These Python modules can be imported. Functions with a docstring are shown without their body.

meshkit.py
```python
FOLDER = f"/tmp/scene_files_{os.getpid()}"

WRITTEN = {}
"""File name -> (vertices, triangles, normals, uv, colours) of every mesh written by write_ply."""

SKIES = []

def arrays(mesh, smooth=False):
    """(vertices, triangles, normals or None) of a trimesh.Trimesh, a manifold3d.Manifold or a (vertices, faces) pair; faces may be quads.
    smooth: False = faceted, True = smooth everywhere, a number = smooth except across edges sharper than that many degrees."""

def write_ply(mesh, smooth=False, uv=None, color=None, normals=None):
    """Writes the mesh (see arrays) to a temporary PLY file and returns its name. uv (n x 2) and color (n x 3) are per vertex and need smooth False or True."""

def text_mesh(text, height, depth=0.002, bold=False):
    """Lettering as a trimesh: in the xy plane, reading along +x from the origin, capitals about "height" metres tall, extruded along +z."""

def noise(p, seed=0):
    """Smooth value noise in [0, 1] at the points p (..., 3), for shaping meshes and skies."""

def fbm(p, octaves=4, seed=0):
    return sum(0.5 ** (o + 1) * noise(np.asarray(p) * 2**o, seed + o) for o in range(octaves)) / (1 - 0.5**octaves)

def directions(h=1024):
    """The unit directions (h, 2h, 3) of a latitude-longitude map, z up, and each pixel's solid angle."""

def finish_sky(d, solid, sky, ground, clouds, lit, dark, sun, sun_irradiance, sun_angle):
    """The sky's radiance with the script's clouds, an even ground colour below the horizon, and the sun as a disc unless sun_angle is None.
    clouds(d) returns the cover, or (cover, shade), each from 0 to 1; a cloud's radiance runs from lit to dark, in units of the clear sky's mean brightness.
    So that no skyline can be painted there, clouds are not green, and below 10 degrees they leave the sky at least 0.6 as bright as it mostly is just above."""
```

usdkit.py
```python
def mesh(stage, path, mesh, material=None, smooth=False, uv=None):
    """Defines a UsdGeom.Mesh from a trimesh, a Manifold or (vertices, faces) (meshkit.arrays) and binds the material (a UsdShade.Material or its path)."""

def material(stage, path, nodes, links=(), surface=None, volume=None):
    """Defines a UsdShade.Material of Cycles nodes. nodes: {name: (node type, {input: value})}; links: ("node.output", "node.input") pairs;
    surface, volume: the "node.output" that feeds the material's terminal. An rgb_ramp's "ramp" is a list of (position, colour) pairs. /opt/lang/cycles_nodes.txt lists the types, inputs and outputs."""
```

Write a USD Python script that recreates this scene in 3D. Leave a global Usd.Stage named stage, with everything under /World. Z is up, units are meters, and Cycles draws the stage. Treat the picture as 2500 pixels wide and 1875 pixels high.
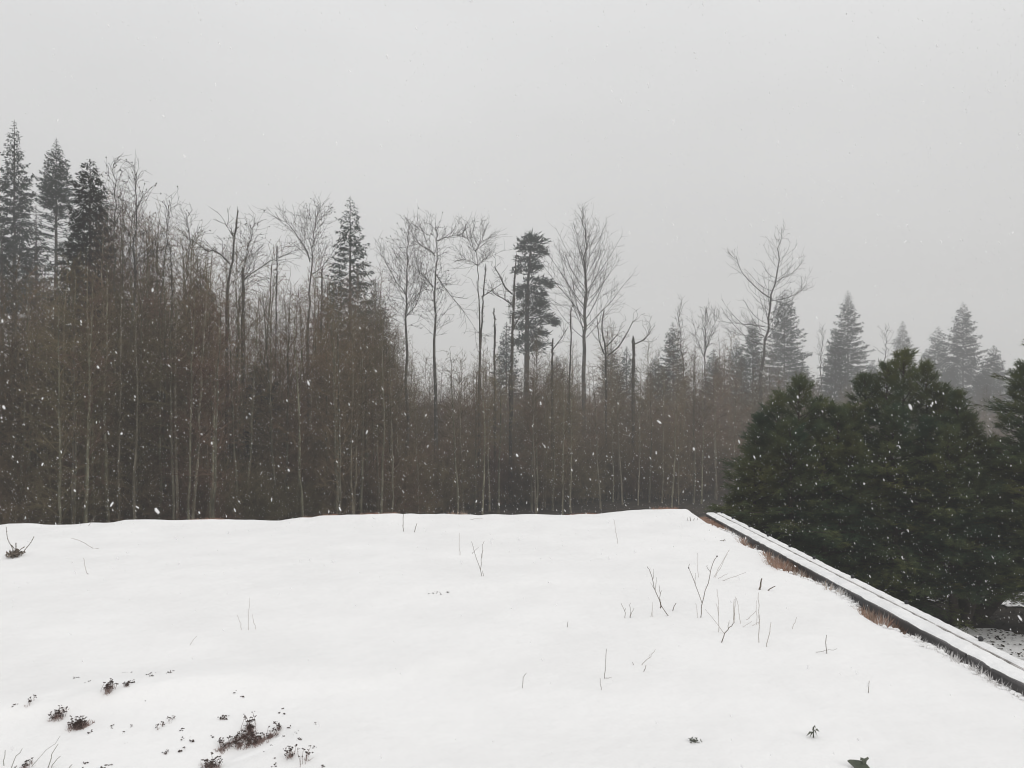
import math
import numpy as np
import trimesh
import usdkit
import meshkit
from pxr import Usd, UsdGeom, UsdLux, UsdShade, Gf, Sdf, Vt

stage = Usd.Stage.CreateInMemory()
UsdGeom.SetStageUpAxis(stage, UsdGeom.Tokens.z)
UsdGeom.SetStageMetersPerUnit(stage, 1.0)
UsdGeom.Xform.Define(stage, '/World')
UsdGeom.Scope.Define(stage, '/World/Looks')

# ------------------------------------------------------------------ camera, sky, sun, exposure
EYE = 5.6                      # metres above the forest ground; the roof lies about 2 m below the eye
FP = 1889.0                    # focal length in pixels of the 2500 px wide photograph
HZ = 1000.0                    # row of the horizon in it
EXPOSURE = 0.0
cam = UsdGeom.Camera.Define(stage, '/World/camera')
cam.CreateHorizontalApertureAttr(36.0)
cam.CreateFocalLengthAttr(36.0 * FP / 2500)
cam.CreateVerticalApertureOffsetAttr((HZ - 937.5) / 2500 * 36.0)
cam.CreateClippingRangeAttr((0.05, 5000.0))
cam.CreateFStopAttr(4.5)
cam.CreateFocusDistanceAttr(16.0)
cam.CreateExposureAttr(EXPOSURE)
cam.AddTranslateOp().Set((0, 0, EYE))
cam.AddRotateXOp().Set(90)

SUN_EL, SUN_ROT = 0.42, 2.3    # a hidden winter sun, behind and to the right of the eye
SKY_STRENGTH = 0.10
usdkit.material(stage, '/World/Looks/overcast_sky', {
    'sky': ('sky_texture', {'sky_type': 'single_scattering', 'sun_disc': False, 'sun_elevation': SUN_EL, 'sun_rotation': SUN_ROT, 'aerosol_density': 3.0}),
    'tc': ('texture_coordinate', {}),
    'sep': ('separate_xyz', {}),
    'el': ('map_range', {'from_min': 0.0, 'from_max': 1.0, 'to_min': 0.0, 'to_max': 1.0, 'clamp': True}),
    'grad': ('rgb_ramp', {'ramp': [(0.0, (6.3, 6.24, 6.10)), (0.25, (6.95, 6.92, 6.85)), (0.45, (8.1, 8.1, 8.08)), (1.0, (10.4, 10.4, 10.42))]}),
    'map': ('mapping', {'scale': (1.0, 1.0, 2.2)}),
    'n': ('noise_texture', {'scale': 1.7, 'detail': 3.0, 'roughness': 0.5}),
    'nr': ('map_range', {'from_min': 0.3, 'from_max': 0.7, 'to_min': 0.945, 'to_max': 1.055}),
    'mul': ('vector_math', {'math_type': 'scale'}),
    'mix': ('mix_color', {'fac': 0.96, 'use_clamp': False}),
    'bg': ('background_shader', {'strength': SKY_STRENGTH}),
}, [('tc.generated', 'sep.vector'), ('sep.z', 'el.value'), ('el.result', 'grad.fac'), ('tc.generated', 'map.vector'), ('map.vector', 'n.vector'),
    ('n.fac', 'nr.value'), ('grad.color', 'mul.vector1'), ('nr.result', 'mul.scale'), ('sky.color', 'mix.a'), ('mul.vector', 'mix.b'),
    ('mix.result', 'bg.color')], surface='bg.background')
dome = UsdLux.DomeLight.Define(stage, '/World/sky')
UsdShade.MaterialBindingAPI.Apply(dome.GetPrim()).Bind(UsdShade.Material.Get(stage, '/World/Looks/overcast_sky'))
dome.GetPrim().SetCustomDataByKey('kind', 'structure')
sun = UsdLux.DistantLight.Define(stage, '/World/sun')
sun.CreateIntensityAttr(0.21)
sun.CreateAngleAttr(25.0)
sun.CreateNormalizeAttr(True)
sun.CreateColorAttr(Gf.Vec3f(1.0, 0.97, 0.93))
sdir = Gf.Vec3d(math.sin(SUN_ROT) * math.cos(SUN_EL), math.cos(SUN_ROT) * math.cos(SUN_EL), math.sin(SUN_EL))
sun.AddTransformOp().Set(Gf.Matrix4d().SetRotate(Gf.Rotation(Gf.Vec3d(0, 0, 1), sdir)))
HAZE_DENSITY = 0.0025

# ------------------------------------------------------------------ helpers
used = {}
def numbered(parent, name):
    k = (parent, name)
    n = used.get(k, 0)
    used[k] = n + 1
    return f'{parent}/{name}' if n == 0 else f'{parent}/{name}_{n:03d}'

def tag(prim, label=None, cat=None, group=None, kind=None):
    if label and len(label.replace('-', ' ').split()) > 16:
        print('LONG', len(label.replace('-', ' ').split()), label)
    for k, v in (('label', label), ('category', cat), ('group', group), ('kind', kind)):
        if v:
            prim.SetCustomDataByKey(k, v)
    return prim

def thing(name, label, cat, loc=(0, 0, 0), rotz=0.0, scale=None, group=None):
    x = UsdGeom.Xform.Define(stage, numbered('/World', name))
    x.AddTranslateOp().Set(Gf.Vec3d(*map(float, loc)))
    if rotz:
        x.AddRotateZOp().Set(float(rotz))
    if scale is not None:
        x.AddScaleOp().Set(Gf.Vec3f(*([float(scale)] * 3 if np.ndim(scale) == 0 else map(float, scale))))
    return tag(x.GetPrim(), label, cat, group)

def obj(parent, name, mesh, mat, smooth=False, kind=None, label=None):
    path = numbered(str(parent.GetPath()) if parent is not None else '/World', name)
    m = usdkit.mesh(stage, path, mesh, LOOK[mat], smooth=smooth)
    p = m.GetPrim()
    return tag(p, label=label, kind=kind)

def at(px, py, Y):
    return np.array([(px - 1250.0) / FP * Y, Y, EYE - (py - HZ) / FP * Y])

def tubes(polys, sides=3):
    """polys: list of (points, radii). One (v, f) of open tubes with a closed tip."""
    groups = {}
    for p, r in polys:
        groups.setdefault(len(p), []).append((p, r))
    V, F, off = [], [], 0
    for n, items in groups.items():
        P = np.array([i[0] for i in items], float)
        R = np.array([np.broadcast_to(i[1], (n,)) for i in items], float)
        T = np.gradient(P, axis=1)
        T /= np.linalg.norm(T, axis=2, keepdims=True) + 1e-12
        mean = P[:, -1] - P[:, 0]
        mean /= np.linalg.norm(mean, axis=1, keepdims=True) + 1e-12
        ref = np.where(np.abs(mean[:, 2:]) < 0.8, [[0, 0, 1.0]], [[1.0, 0, 0]])[:, None, :]
        A = np.cross(T, np.broadcast_to(ref, T.shape))
        A /= np.linalg.norm(A, axis=2, keepdims=True) + 1e-12
        B = np.cross(T, A)
        ang = np.arange(sides) * 2 * np.pi / sides
        v = P[:, :, None] + R[:, :, None, None] * (np.cos(ang)[None, None, :, None] * A[:, :, None] + np.sin(ang)[None, None, :, None] * B[:, :, None])
        m = len(items)
        i, j = np.meshgrid(np.arange(n - 1), np.arange(sides), indexing='ij')
        q = np.stack([i * sides + j, i * sides + (j + 1) % sides, (i + 1) * sides + (j + 1) % sides, (i + 1) * sides + j], -1).reshape(-1, 4)
        f = np.vstack([q[:, [0, 2, 1]], q[:, [0, 3, 2]]])
        cap = np.array([[(n - 1) * sides + 0, (n - 1) * sides + k, (n - 1) * sides + k + 1] for k in range(1, sides - 1)]).reshape(-1, 3)
        f = np.vstack([f, cap])
        f = (f[None] + (np.arange(m) * n * sides)[:, None, None]).reshape(-1, 3) + off
        V.append(v.reshape(-1, 3)); F.append(f)
        off += m * n * sides
    return np.vstack(V), np.vstack(F)

def join(parts):
    V, F, off = [], [], 0
    for v, f in parts:
        V.append(np.asarray(v)); F.append(np.asarray(f) + off); off += len(v)
    return np.vstack(V), np.vstack(F)

def unit(v):
    return v / (np.linalg.norm(v, axis=-1, keepdims=True) + 1e-12)

def blades(base, d, length, width, rng, flat=0.6):
    """One diamond-shaped leaf card of two triangles per base point."""
    d = unit(d)
    up = np.zeros_like(d); up[:, 2] = 1
    s = unit(np.cross(d, up) + 1e-6)
    s = unit(s * 1.0 + (1 - flat) * rng.normal(0, 1, d.shape))
    s = unit(s - d * (s * d).sum(1, keepdims=True))
    L, W = np.broadcast_to(length, (len(d),))[:, None], np.broadcast_to(width, (len(d),))[:, None]
    mid = base + d * L * 0.4
    sag = np.array([0, 0, -1.0]) * L * 0.08
    v = np.stack([base, mid + s * W / 2, base + d * L + sag, mid - s * W / 2], 1)
    n = len(d)
    f = (np.array([[0, 1, 2], [0, 2, 3]])[None] + (np.arange(n) * 4)[:, None, None]).reshape(-1, 3)
    return v.reshape(-1, 3), f

def dots(c, r, rng, flat=1.0):
    """Small octahedra."""
    o = np.array([[1, 0, 0], [-1, 0, 0], [0, 1, 0], [0, -1, 0], [0, 0, flat], [0, 0, -flat]], float)
    fo = np.array([[0, 2, 4], [2, 1, 4], [1, 3, 4], [3, 0, 4], [2, 0, 5], [1, 2, 5], [3, 1, 5], [0, 3, 5]])
    c = np.asarray(c); n = len(c)
    a = rng.uniform(0, 2 * np.pi, n)
    rot = np.stack([np.stack([np.cos(a), -np.sin(a), 0 * a], 1), np.stack([np.sin(a), np.cos(a), 0 * a], 1), np.stack([0 * a, 0 * a, 1 + 0 * a], 1)], 1)
    v = np.einsum('nij,kj->nki', rot, o) * np.broadcast_to(r, (n,))[:, None, None] * rng.uniform(0.75, 1.25, (n, 6, 1)) + c[:, None]
    f = (fo[None] + (np.arange(n) * 6)[:, None, None]).reshape(-1, 3)
    return v.reshape(-1, 3), f

# ------------------------------------------------------------------ materials
LOOK = {}
def look(name, c1, c2, scale=4.0, rough=0.9, c3=None, vary=0.0, translucent=0.0, bump=0.0, bump_scale=40.0, spec=0.2, stretch=None, lo=0.38, hi=0.62):
    nodes = {'geo': ('texture_coordinate', {}), 'map': ('mapping', {'scale': stretch or (1, 1, 1)}),
             'n': ('noise_texture', {'scale': scale, 'detail': 4.0, 'roughness': 0.6}),
             'r': ('rgb_ramp', {'ramp': [(lo, c1), (hi, c2)] + ([(0.8, c3)] if c3 else [])}),
             'p': ('principled_bsdf', {'roughness': rough, 'specular_ior_level': spec})}
    links = [('geo.object', 'map.vector'), ('map.vector', 'n.vector'), ('n.fac', 'r.fac')]
    col = 'r.color'
    if vary:
        nodes['oi'] = ('object_info', {})
        nodes['mr'] = ('map_range', {'from_min': 0.0, 'from_max': 1.0, 'to_min': 1 - vary, 'to_max': 1 + vary})
        nodes['hsv'] = ('hsv', {'saturation': 1.0})
        nodes['mh'] = ('map_range', {'from_min': 0.0, 'from_max': 1.0, 'to_min': 0.487, 'to_max': 0.525})
        nodes['ml'] = ('math', {'math_type': 'fraction'})
        nodes['mm'] = ('math', {'math_type': 'multiply', 'value2': 7.31})
        links += [('oi.random', 'mr.value'), ('mr.result', 'hsv.value'), ('oi.random', 'mm.value1'), ('mm.value', 'ml.value1'), ('ml.value', 'mh.value'), ('mh.result', 'hsv.hue'), (col, 'hsv.color')]
        col = 'hsv.color'
    links.append((col, 'p.base_color'))
    surface = 'p.BSDF'
    if bump:
        nodes['bn'] = ('noise_texture', {'scale': bump_scale, 'detail': 3.0})
        nodes['b'] = ('bump', {'strength': 1.0, 'distance': bump})
        links += [('map.vector', 'bn.vector'), ('bn.fac', 'b.height'), ('b.normal', 'p.normal')]
    if translucent:
        nodes['t'] = ('translucent_bsdf', {})
        nodes['mx'] = ('mix_closure', {'fac': translucent})
        links += [(col, 't.color'), ('p.BSDF', 'mx.closure1'), ('t.BSDF', 'mx.closure2')]
        surface = 'mx.closure'
    LOOK[name] = usdkit.material(stage, f'/World/Looks/{name}', nodes, links, surface=surface)

look('snow', (0.87, 0.865, 0.86), (0.91, 0.905, 0.90), scale=1.2, rough=0.75, bump=0.012, bump_scale=9.0, spec=0.15)
look('cap_snow', (0.80, 0.80, 0.80), (0.90, 0.895, 0.89), scale=5.0, rough=0.8, bump=0.006, bump_scale=30.0, spec=0.15)
look('flake', (0.84, 0.84, 0.845), (0.88, 0.88, 0.885), rough=0.9, spec=0.0)
look('litter', (0.022, 0.018, 0.014), (0.06, 0.048, 0.036), scale=2.0, rough=0.95, bump=0.02, bump_scale=20)
look('alder_bark', (0.085, 0.076, 0.052), (0.23, 0.21, 0.155), scale=2.6, c3=(0.34, 0.32, 0.26), vary=0.4, stretch=(2.0, 2.0, 0.6), bump=0.01, bump_scale=14, lo=0.34, hi=0.6)
look('twig', (0.108, 0.080, 0.050), (0.185, 0.140, 0.086), scale=0.6, vary=0.35)
look('red_twig', (0.115, 0.074, 0.052), (0.185, 0.120, 0.084), scale=0.6, vary=0.25)
look('sky_twig', (0.034, 0.027, 0.023), (0.062, 0.050, 0.042), scale=0.6)
look('dead_wood', (0.042, 0.036, 0.030), (0.10, 0.088, 0.074), scale=5.0, bump=0.012, bump_scale=16, stretch=(1, 1, 0.4))
look('poplar_bark', (0.06, 0.055, 0.048), (0.12, 0.11, 0.095), scale=4.0)
look('cone', (0.022, 0.017, 0.014), (0.04, 0.03, 0.024))
look('fir', (0.018, 0.031, 0.024), (0.036, 0.056, 0.040), scale=0.5, translucent=0.15, vary=0.2)
look('cedar', (0.014, 0.019, 0.014), (0.028, 0.034, 0.024), scale=0.6, translucent=0.15)
look('hemlock', (0.052, 0.086, 0.047), (0.115, 0.126, 0.045), scale=0.5, translucent=0.35, c3=(0.20, 0.185, 0.05), lo=0.40, hi=0.58)
look('brown_trunk', (0.03, 0.024, 0.018), (0.07, 0.055, 0.045), scale=4.0)
look('fascia', (0.050, 0.049, 0.051), (0.085, 0.080, 0.080), scale=2.0, rough=0.55, spec=0.4)
look('seam', (0.20, 0.185, 0.175), (0.50, 0.48, 0.47), scale=9.0)
look('wall', (0.22, 0.21, 0.20), (0.28, 0.27, 0.25), scale=3.0)
look('sedum_mat', (0.14, 0.082, 0.064), (0.24, 0.145, 0.11), scale=9.0, bump=0.02, bump_scale=60, c3=(0.22, 0.15, 0.11))
look('corner_sedum', (0.20, 0.125, 0.092), (0.33, 0.215, 0.165), scale=16.0, bump=0.02, bump_scale=70)
look('sedum_stem', (0.13, 0.085, 0.078), (0.21, 0.15, 0.135), scale=20.0)
look('sedum_leaf', (0.22, 0.155, 0.14), (0.36, 0.28, 0.255), scale=20.0, translucent=0.15)
look('sedum_head', (0.045, 0.033, 0.030), (0.085, 0.064, 0.056), scale=30.0)
look('dry_grass', (0.33, 0.25, 0.20), (0.50, 0.40, 0.33), scale=10.0, translucent=0.2)
look('rust_grass', (0.27, 0.165, 0.122), (0.42, 0.28, 0.215), scale=10.0, translucent=0.2)
look('frosted', (0.5, 0.48, 0.47), (0.8, 0.79, 0.78), scale=14.0)
look('stem_dark', (0.11, 0.090, 0.073), (0.21, 0.18, 0.15), scale=20.0)
look('stem_pale', (0.28, 0.245, 0.215), (0.42, 0.375, 0.335), scale=20.0)
look('blade', (0.075, 0.085, 0.055), (0.15, 0.14, 0.085), scale=10.0)
look('grey_leaf', (0.075, 0.085, 0.065), (0.14, 0.145, 0.115), scale=12.0)
look('stud', (0.02, 0.02, 0.022), (0.05, 0.05, 0.052), scale=10.0, rough=0.5)

# ------------------------------------------------------------------ ground and terrain
rng = np.random.default_rng(7)
def grid(x, y, zf):
    X, Y = np.meshgrid(x, y)
    Z = zf(X, Y)
    nx, ny = len(x), len(y)
    i, j = np.meshgrid(np.arange(ny - 1), np.arange(nx - 1), indexing='ij')
    a = i * nx + j
    q = np.stack([a, a + 1, a + nx + 1, a + nx], -1).reshape(-1, 4)
    return np.stack([X, Y, Z], -1).reshape(-1, 3), np.vstack([q[:, [0, 1, 2]], q[:, [0, 2, 3]]])

def fb(x, y, s, seed, octaves=4):
    return meshkit.fbm(np.stack([np.asarray(x) / s, np.asarray(y) / s, np.zeros_like(np.asarray(x, float)) + 0.37], -1), octaves, seed) - 0.5

def ground_z(x, y):
    return 0.25 * fb(x, y, 9.0, 3) * np.clip((np.hypot(x, y) - 8) / 20, 0, 1)
gx = np.unique(np.concatenate([np.linspace(-300, 300, 41), np.linspace(-40, 60, 101)]))
gy = np.unique(np.concatenate([np.linspace(-300, 300, 41), np.linspace(-10, 90, 101)]))
tag(obj(None, 'ground', grid(gx, gy, ground_z), 'litter', smooth=True), kind='structure')

# snow lying on the open ground right of the roof: an irregular sheet with litter showing through where it is thin
from shapely.geometry import Polygon, Point
from shapely.ops import unary_union
def flat_sheet(poly, z, step=0.25):
    x0, y0, x1, y1 = poly.bounds
    xs, ys = np.arange(x0, x1 + step, step), np.arange(y0, y1 + step, step)
    v, f = grid(xs, ys, lambda X, Y: ground_z(X, Y) + z)
    import shapely
    c = v[f].mean(1)
    keep = shapely.contains_xy(poly, c[:, 0], c[:, 1])
    f = f[keep]
    idx = np.unique(f)
    remap = -np.ones(len(v), int); remap[idx] = np.arange(len(idx))
    return v[idx], remap[f]
def wavy(cx, cy, rx, ry, seed, n=140, amp=0.35):
    a = np.linspace(0, 2 * np.pi, n, endpoint=False)
    k = 1 + amp * 2 * fb(np.cos(a) * 2.2 + 5 * seed, np.sin(a) * 2.2, 1.0, seed)
    return Polygon(np.stack([cx + rx * k * np.cos(a), cy + ry * k * np.sin(a)], 1)).buffer(0)

# ------------------------------------------------------------------ the building with its planted, snowed-in roof
C = EYE
CAP_Z = C - 1.90
X_OUT, X_LINE, X_IN = 3.85, 3.735, 3.55
Y_FAR, Y_NEAR, X_LEFT = 14.05, 1.2, -15.0
bld = thing('building', 'flat-roofed building under the snow field, edged by a dark metal parapet', 'building')
def box(x0, x1, y0, y1, z0, z1):
    m = trimesh.creation.box((x1 - x0, y1 - y0, z1 - z0))
    m.apply_translation(((x0 + x1) / 2, (y0 + y1) / 2, (z0 + z1) / 2))
    return m
obj(bld, 'wall', box(X_LEFT, X_OUT - 0.05, Y_NEAR, Y_FAR + 0.10, -0.3, CAP_Z - 0.35), 'wall')
obj(bld, 'roof_soil', box(X_IN - 0.75, X_IN - 0.004, Y_NEAR + 0.01, Y_FAR - 0.06, CAP_Z - 0.349, CAP_Z - 0.15), 'sedum_mat')
par = obj(bld, 'parapet', box(X_IN, X_OUT - 0.03, Y_NEAR, Y_FAR + 0.12, CAP_Z - 0.348, CAP_Z - 0.03), 'fascia')
# metal cap in sheets about 2.4 m long that butt end to end
ys = np.arange(Y_NEAR, Y_FAR + 0.1, 2.42)
for a in ys:
    b = min(a + 2.40, Y_FAR + 0.12)
    if b - a > 0.2:
        obj(par, 'cap_sheet', box(X_IN - 0.012, X_OUT, a, b, CAP_Z - 0.028, CAP_Z - 0.006), 'fascia')
# the raised seam along the cap, and the snow on either side of it
yy = np.arange(Y_NEAR, Y_FAR + 0.13, 0.035)
def cap_strip(xa, xb, h, seed, nx=9):
    xs = np.linspace(0, 1, nx)
    prof = np.clip(np.minimum(xs, 1 - xs) * 5.5, 0, 1) ** 0.5
    V = []
    ra = 0.024 * fb(yy, yy * 0, 0.12, seed) * 2
    rb = 0.026 * fb(yy, yy * 0, 0.10, seed + 5) * 2
    for k, s in enumerate(xs):
        x = (xa + ra) * (1 - s) + (xb + rb) * s
        z = CAP_Z - 0.010 + prof[k] * (h + 0.006 * fb(x * 3, yy, 0.25, seed + 1))
        V.append(np.stack([x, yy, z], 1))
    V = np.stack(V, 1)
    n = len(yy)
    i, j = np.meshgrid(np.arange(n - 1), np.arange(nx - 1), indexing='ij')
    a = i * nx + j
    q = np.stack([a, a + 1, a + nx + 1, a + nx], -1).reshape(-1, 4)
    return V.reshape(-1, 3), np.vstack([q[:, [0, 1, 2]], q[:, [0, 2, 3]]])
obj(par, 'cap_snow', cap_strip(X_IN + 0.000, X_LINE - 0.012, 0.028, 11), 'cap_snow', smooth=True)
obj(par, 'cap_snow', cap_strip(X_LINE + 0.010, X_OUT + 0.006, 0.026, 21), 'cap_snow', smooth=True)
obj(par, 'seam', box(X_LINE - 0.011, X_LINE + 0.009, Y_NEAR, Y_FAR + 0.118, CAP_Z - 0.006, CAP_Z + 0.006), 'seam')
for y in (14.05, 13.35, 12.4, 11.5, 10.6, 9.75, 8.65, 7.5, 6.3, 5.2):
    m = trimesh.creation.cylinder(0.016, 0.055, sections=10); m.apply_translation((X_OUT - 0.035 + 0.01 * math.sin(y * 7), y, CAP_Z + 0.014))
    n = trimesh.creation.icosphere(1, 0.021); n.apply_translation((X_OUT - 0.035 + 0.01 * math.sin(y * 7), y, CAP_Z + 0.035))
    obj(par, 'stud', trimesh.util.concatenate([m, n]), 'stud')

# depth of the snow surface below the eye
def far_depth(x):
    return np.interp(x, [-15, -9.3, -6.5, -4.0, -2.0, 0.0, 1.1, 2.4, 3.1, 3.6], [2.16, 2.055, 1.995, 1.945, 1.89, 1.845, 1.82, 1.82, 1.825, 1.87])
def gap(y):
    """How far the snow stays back from the parapet; dry plants show there."""
    y = np.asarray(y, float)
    g = 0.012 + 0.03 * (fb(y, y * 0, 0.5, 31) + 0.5)
    for c, w, a in ((13.5, 0.95, 0.18), (11.15, 0.45, 0.13), (9.6, 0.70, 0.23), (7.25, 0.45, 0.14)):
        g = g + a * np.exp(-((y - c) / w) ** 2)
    return g
HOLLOWS = [((px - 1250) / FP * (2.07 * FP / (py - HZ)), 2.07 * FP / (py - HZ), r, d) for px, py, r, d in ((194, 1776, 0.12, 0.030), (141, 1733, 0.09, 0.018), (270, 1693, 0.10, 0.018), (610, 1812, 0.17, 0.035), (650, 1800, 0.13, 0.025), (560, 1834, 0.09, 0.025), (545, 1756, 0.07, 0.012), (709, 1849, 0.07, 0.014), (518, 1874, 0.13, 0.03), (60, 1874, 0.10, 0.02), (1697, 1811, 0.06, 0.014), (1990, 1800, 0.06, 0.014), (2112, 1874, 0.12, 0.025), (34, 1362, 0.22, 0.04), (679, 1786, 0.06, 0.012))]
def snow_depth(x, y):
    t = np.clip((y - 5.0) / 9.0, 0, 1)
    d = np.interp(x, [-3, 0.5, 2.5], [2.08, 2.04, 1.985]) * (1 - t) + far_depth(x) * t
    d = d - 0.14 * fb(x * 0.6, y, 2.2, 41, 3) - 0.075 * fb(x * 0.5, y, 0.7, 42, 3) * np.clip(y / 6, .5, 1)
    for hx, hy, hr, hd in HOLLOWS:
        d = d + hd * np.exp(-(((x - hx) / hr) ** 2 + ((y - hy) / (hr * 1.3)) ** 2))
    d = d - (0.20 * fb(x, x * 0, 1.1, 43, 3) + 0.05 * fb(x, x * 0, 0.3, 44, 2)) * np.clip((y - 12.6) / 1.0, 0, 1)
    # low drift ridges
    for (x0, y0, x1, y1, w, h) in ((-4.4, 5.05, -2.1, 5.55, 0.22, 0.06), (-2.1, 5.55, -0.6, 6.1, 0.3, 0.035), (-1.6, 8.6, 1.4, 8.7, 0.35, 0.045), (-5.0, 9.5, -1.0, 10.4, 0.5, 0.025)):
        dx, dy = x1 - x0, y1 - y0
        L = math.hypot(dx, dy)
        s = ((x - x0) * dx + (y - y0) * dy) / L
        n = (-(x - x0) * dy + (y - y0) * dx) / L + 0.10 * np.sin(s * 2.1)
        prof = np.where(n > 0, np.exp(-(n / (w * 2.2)) ** 2), np.exp(-(n / (w * 0.55)) ** 2))
        d = d - h * prof * np.exp(-np.clip(-s, 0, None) ** 2 / 0.3 - np.clip(s - L, 0, None) ** 2 / 0.3)
    return d
def roof_z(x, y):
    x, y = np.asarray(x, float), np.asarray(y, float)
    z = C - snow_depth(x, y)
    low = CAP_Z - np.interp(y, [5.0, 6.5, 9.0, 14.0], [0.060, 0.050, 0.040, 0.036]) + 0.03 * fb(x, y, 0.16, 51)
    e = X_IN - gap(y) - x                                # distance from the snow's right edge
    k = np.clip(e / np.interp(y, [9.5, 13.2], [1.1, 0.30]), 0, 1)
    k = k * k * k * (k * (k * 6 - 15) + 10)
    z = low + (z - low) * k
    z = np.where(e < 0.10, z - 0.07 * (1 - np.clip(e / 0.10, 0, 1)) ** 2.2, z)
    far = (Y_FAR + 0.08 + 0.05 * fb(x, x * 0, 0.8, 61)) - y
    z = z - np.where(far < 0.45, 0.16 * (1 - np.clip(far / 0.45, 0, 1)) ** 2.6, 0)
    return z
sx = np.concatenate([np.arange(X_LEFT, -6, 0.10), np.arange(-6, 2.6, 0.05), np.arange(2.6, 2.99, 0.025)])
edge_u = np.linspace(0, 1, 36)
sy = np.concatenate([np.arange(1.3, 13.6, 0.05), np.arange(13.6, 14.14, 0.02)])
# columns follow the wavy right edge
SX = np.concatenate([np.broadcast_to(sx, (len(sy), len(sx))), 3.0 + (X_IN - gap(sy) - 3.0)[:, None] * edge_u[None]], 1)
SY = np.broadcast_to(sy[:, None], SX.shape)
SZ = roof_z(SX, SY)
ny, nx = SX.shape
ii, jj = np.meshgrid(np.arange(ny - 1), np.arange(nx - 1), indexing='ij')
aa = ii * nx + jj
q = np.stack([aa, aa + 1, aa + nx + 1, aa + nx], -1).reshape(-1, 4)
SNOW = tag(obj(None, 'snow_field', (np.stack([SX, SY, SZ], -1).reshape(-1, 3), np.vstack([q[:, [0, 1, 2]], q[:, [0, 2, 3]]])), 'snow', smooth=True), kind='structure')

def foot(px, py):
    """The point of the snow field that the photograph shows at this pixel."""
    Y = 2.0 * FP / (py - HZ)
    for _ in range(12):
        x = (px - 1250) / FP * Y
        Y = np.clip((EYE - float(roof_z(x, Y))) * FP / (py - HZ), 2.0, 14.1)
    return np.array([(px - 1250) / FP * Y, Y, float(roof_z((px - 1250) / FP * Y, Y))])

# ------------------------------------------------------------------ trees
def wander(start, d, length, n, rng, jit=0.12, up=0.0, target=None):
    p = [np.array(start, float)]
    d = np.array(d, float)
    step = length / n
    for k in range(n):
        d = d + rng.normal(0, jit, 3)
        d[2] += up
        d /= math.sqrt(d @ d) + 1e-9
        p.append(p[-1] + d * step)
    return np.array(p)

def perp(d, rng):
    v = rng.normal(0, 1, 3)
    v -= d * (v @ d)
    return v / (math.sqrt(v @ v) + 1e-9)

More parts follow.
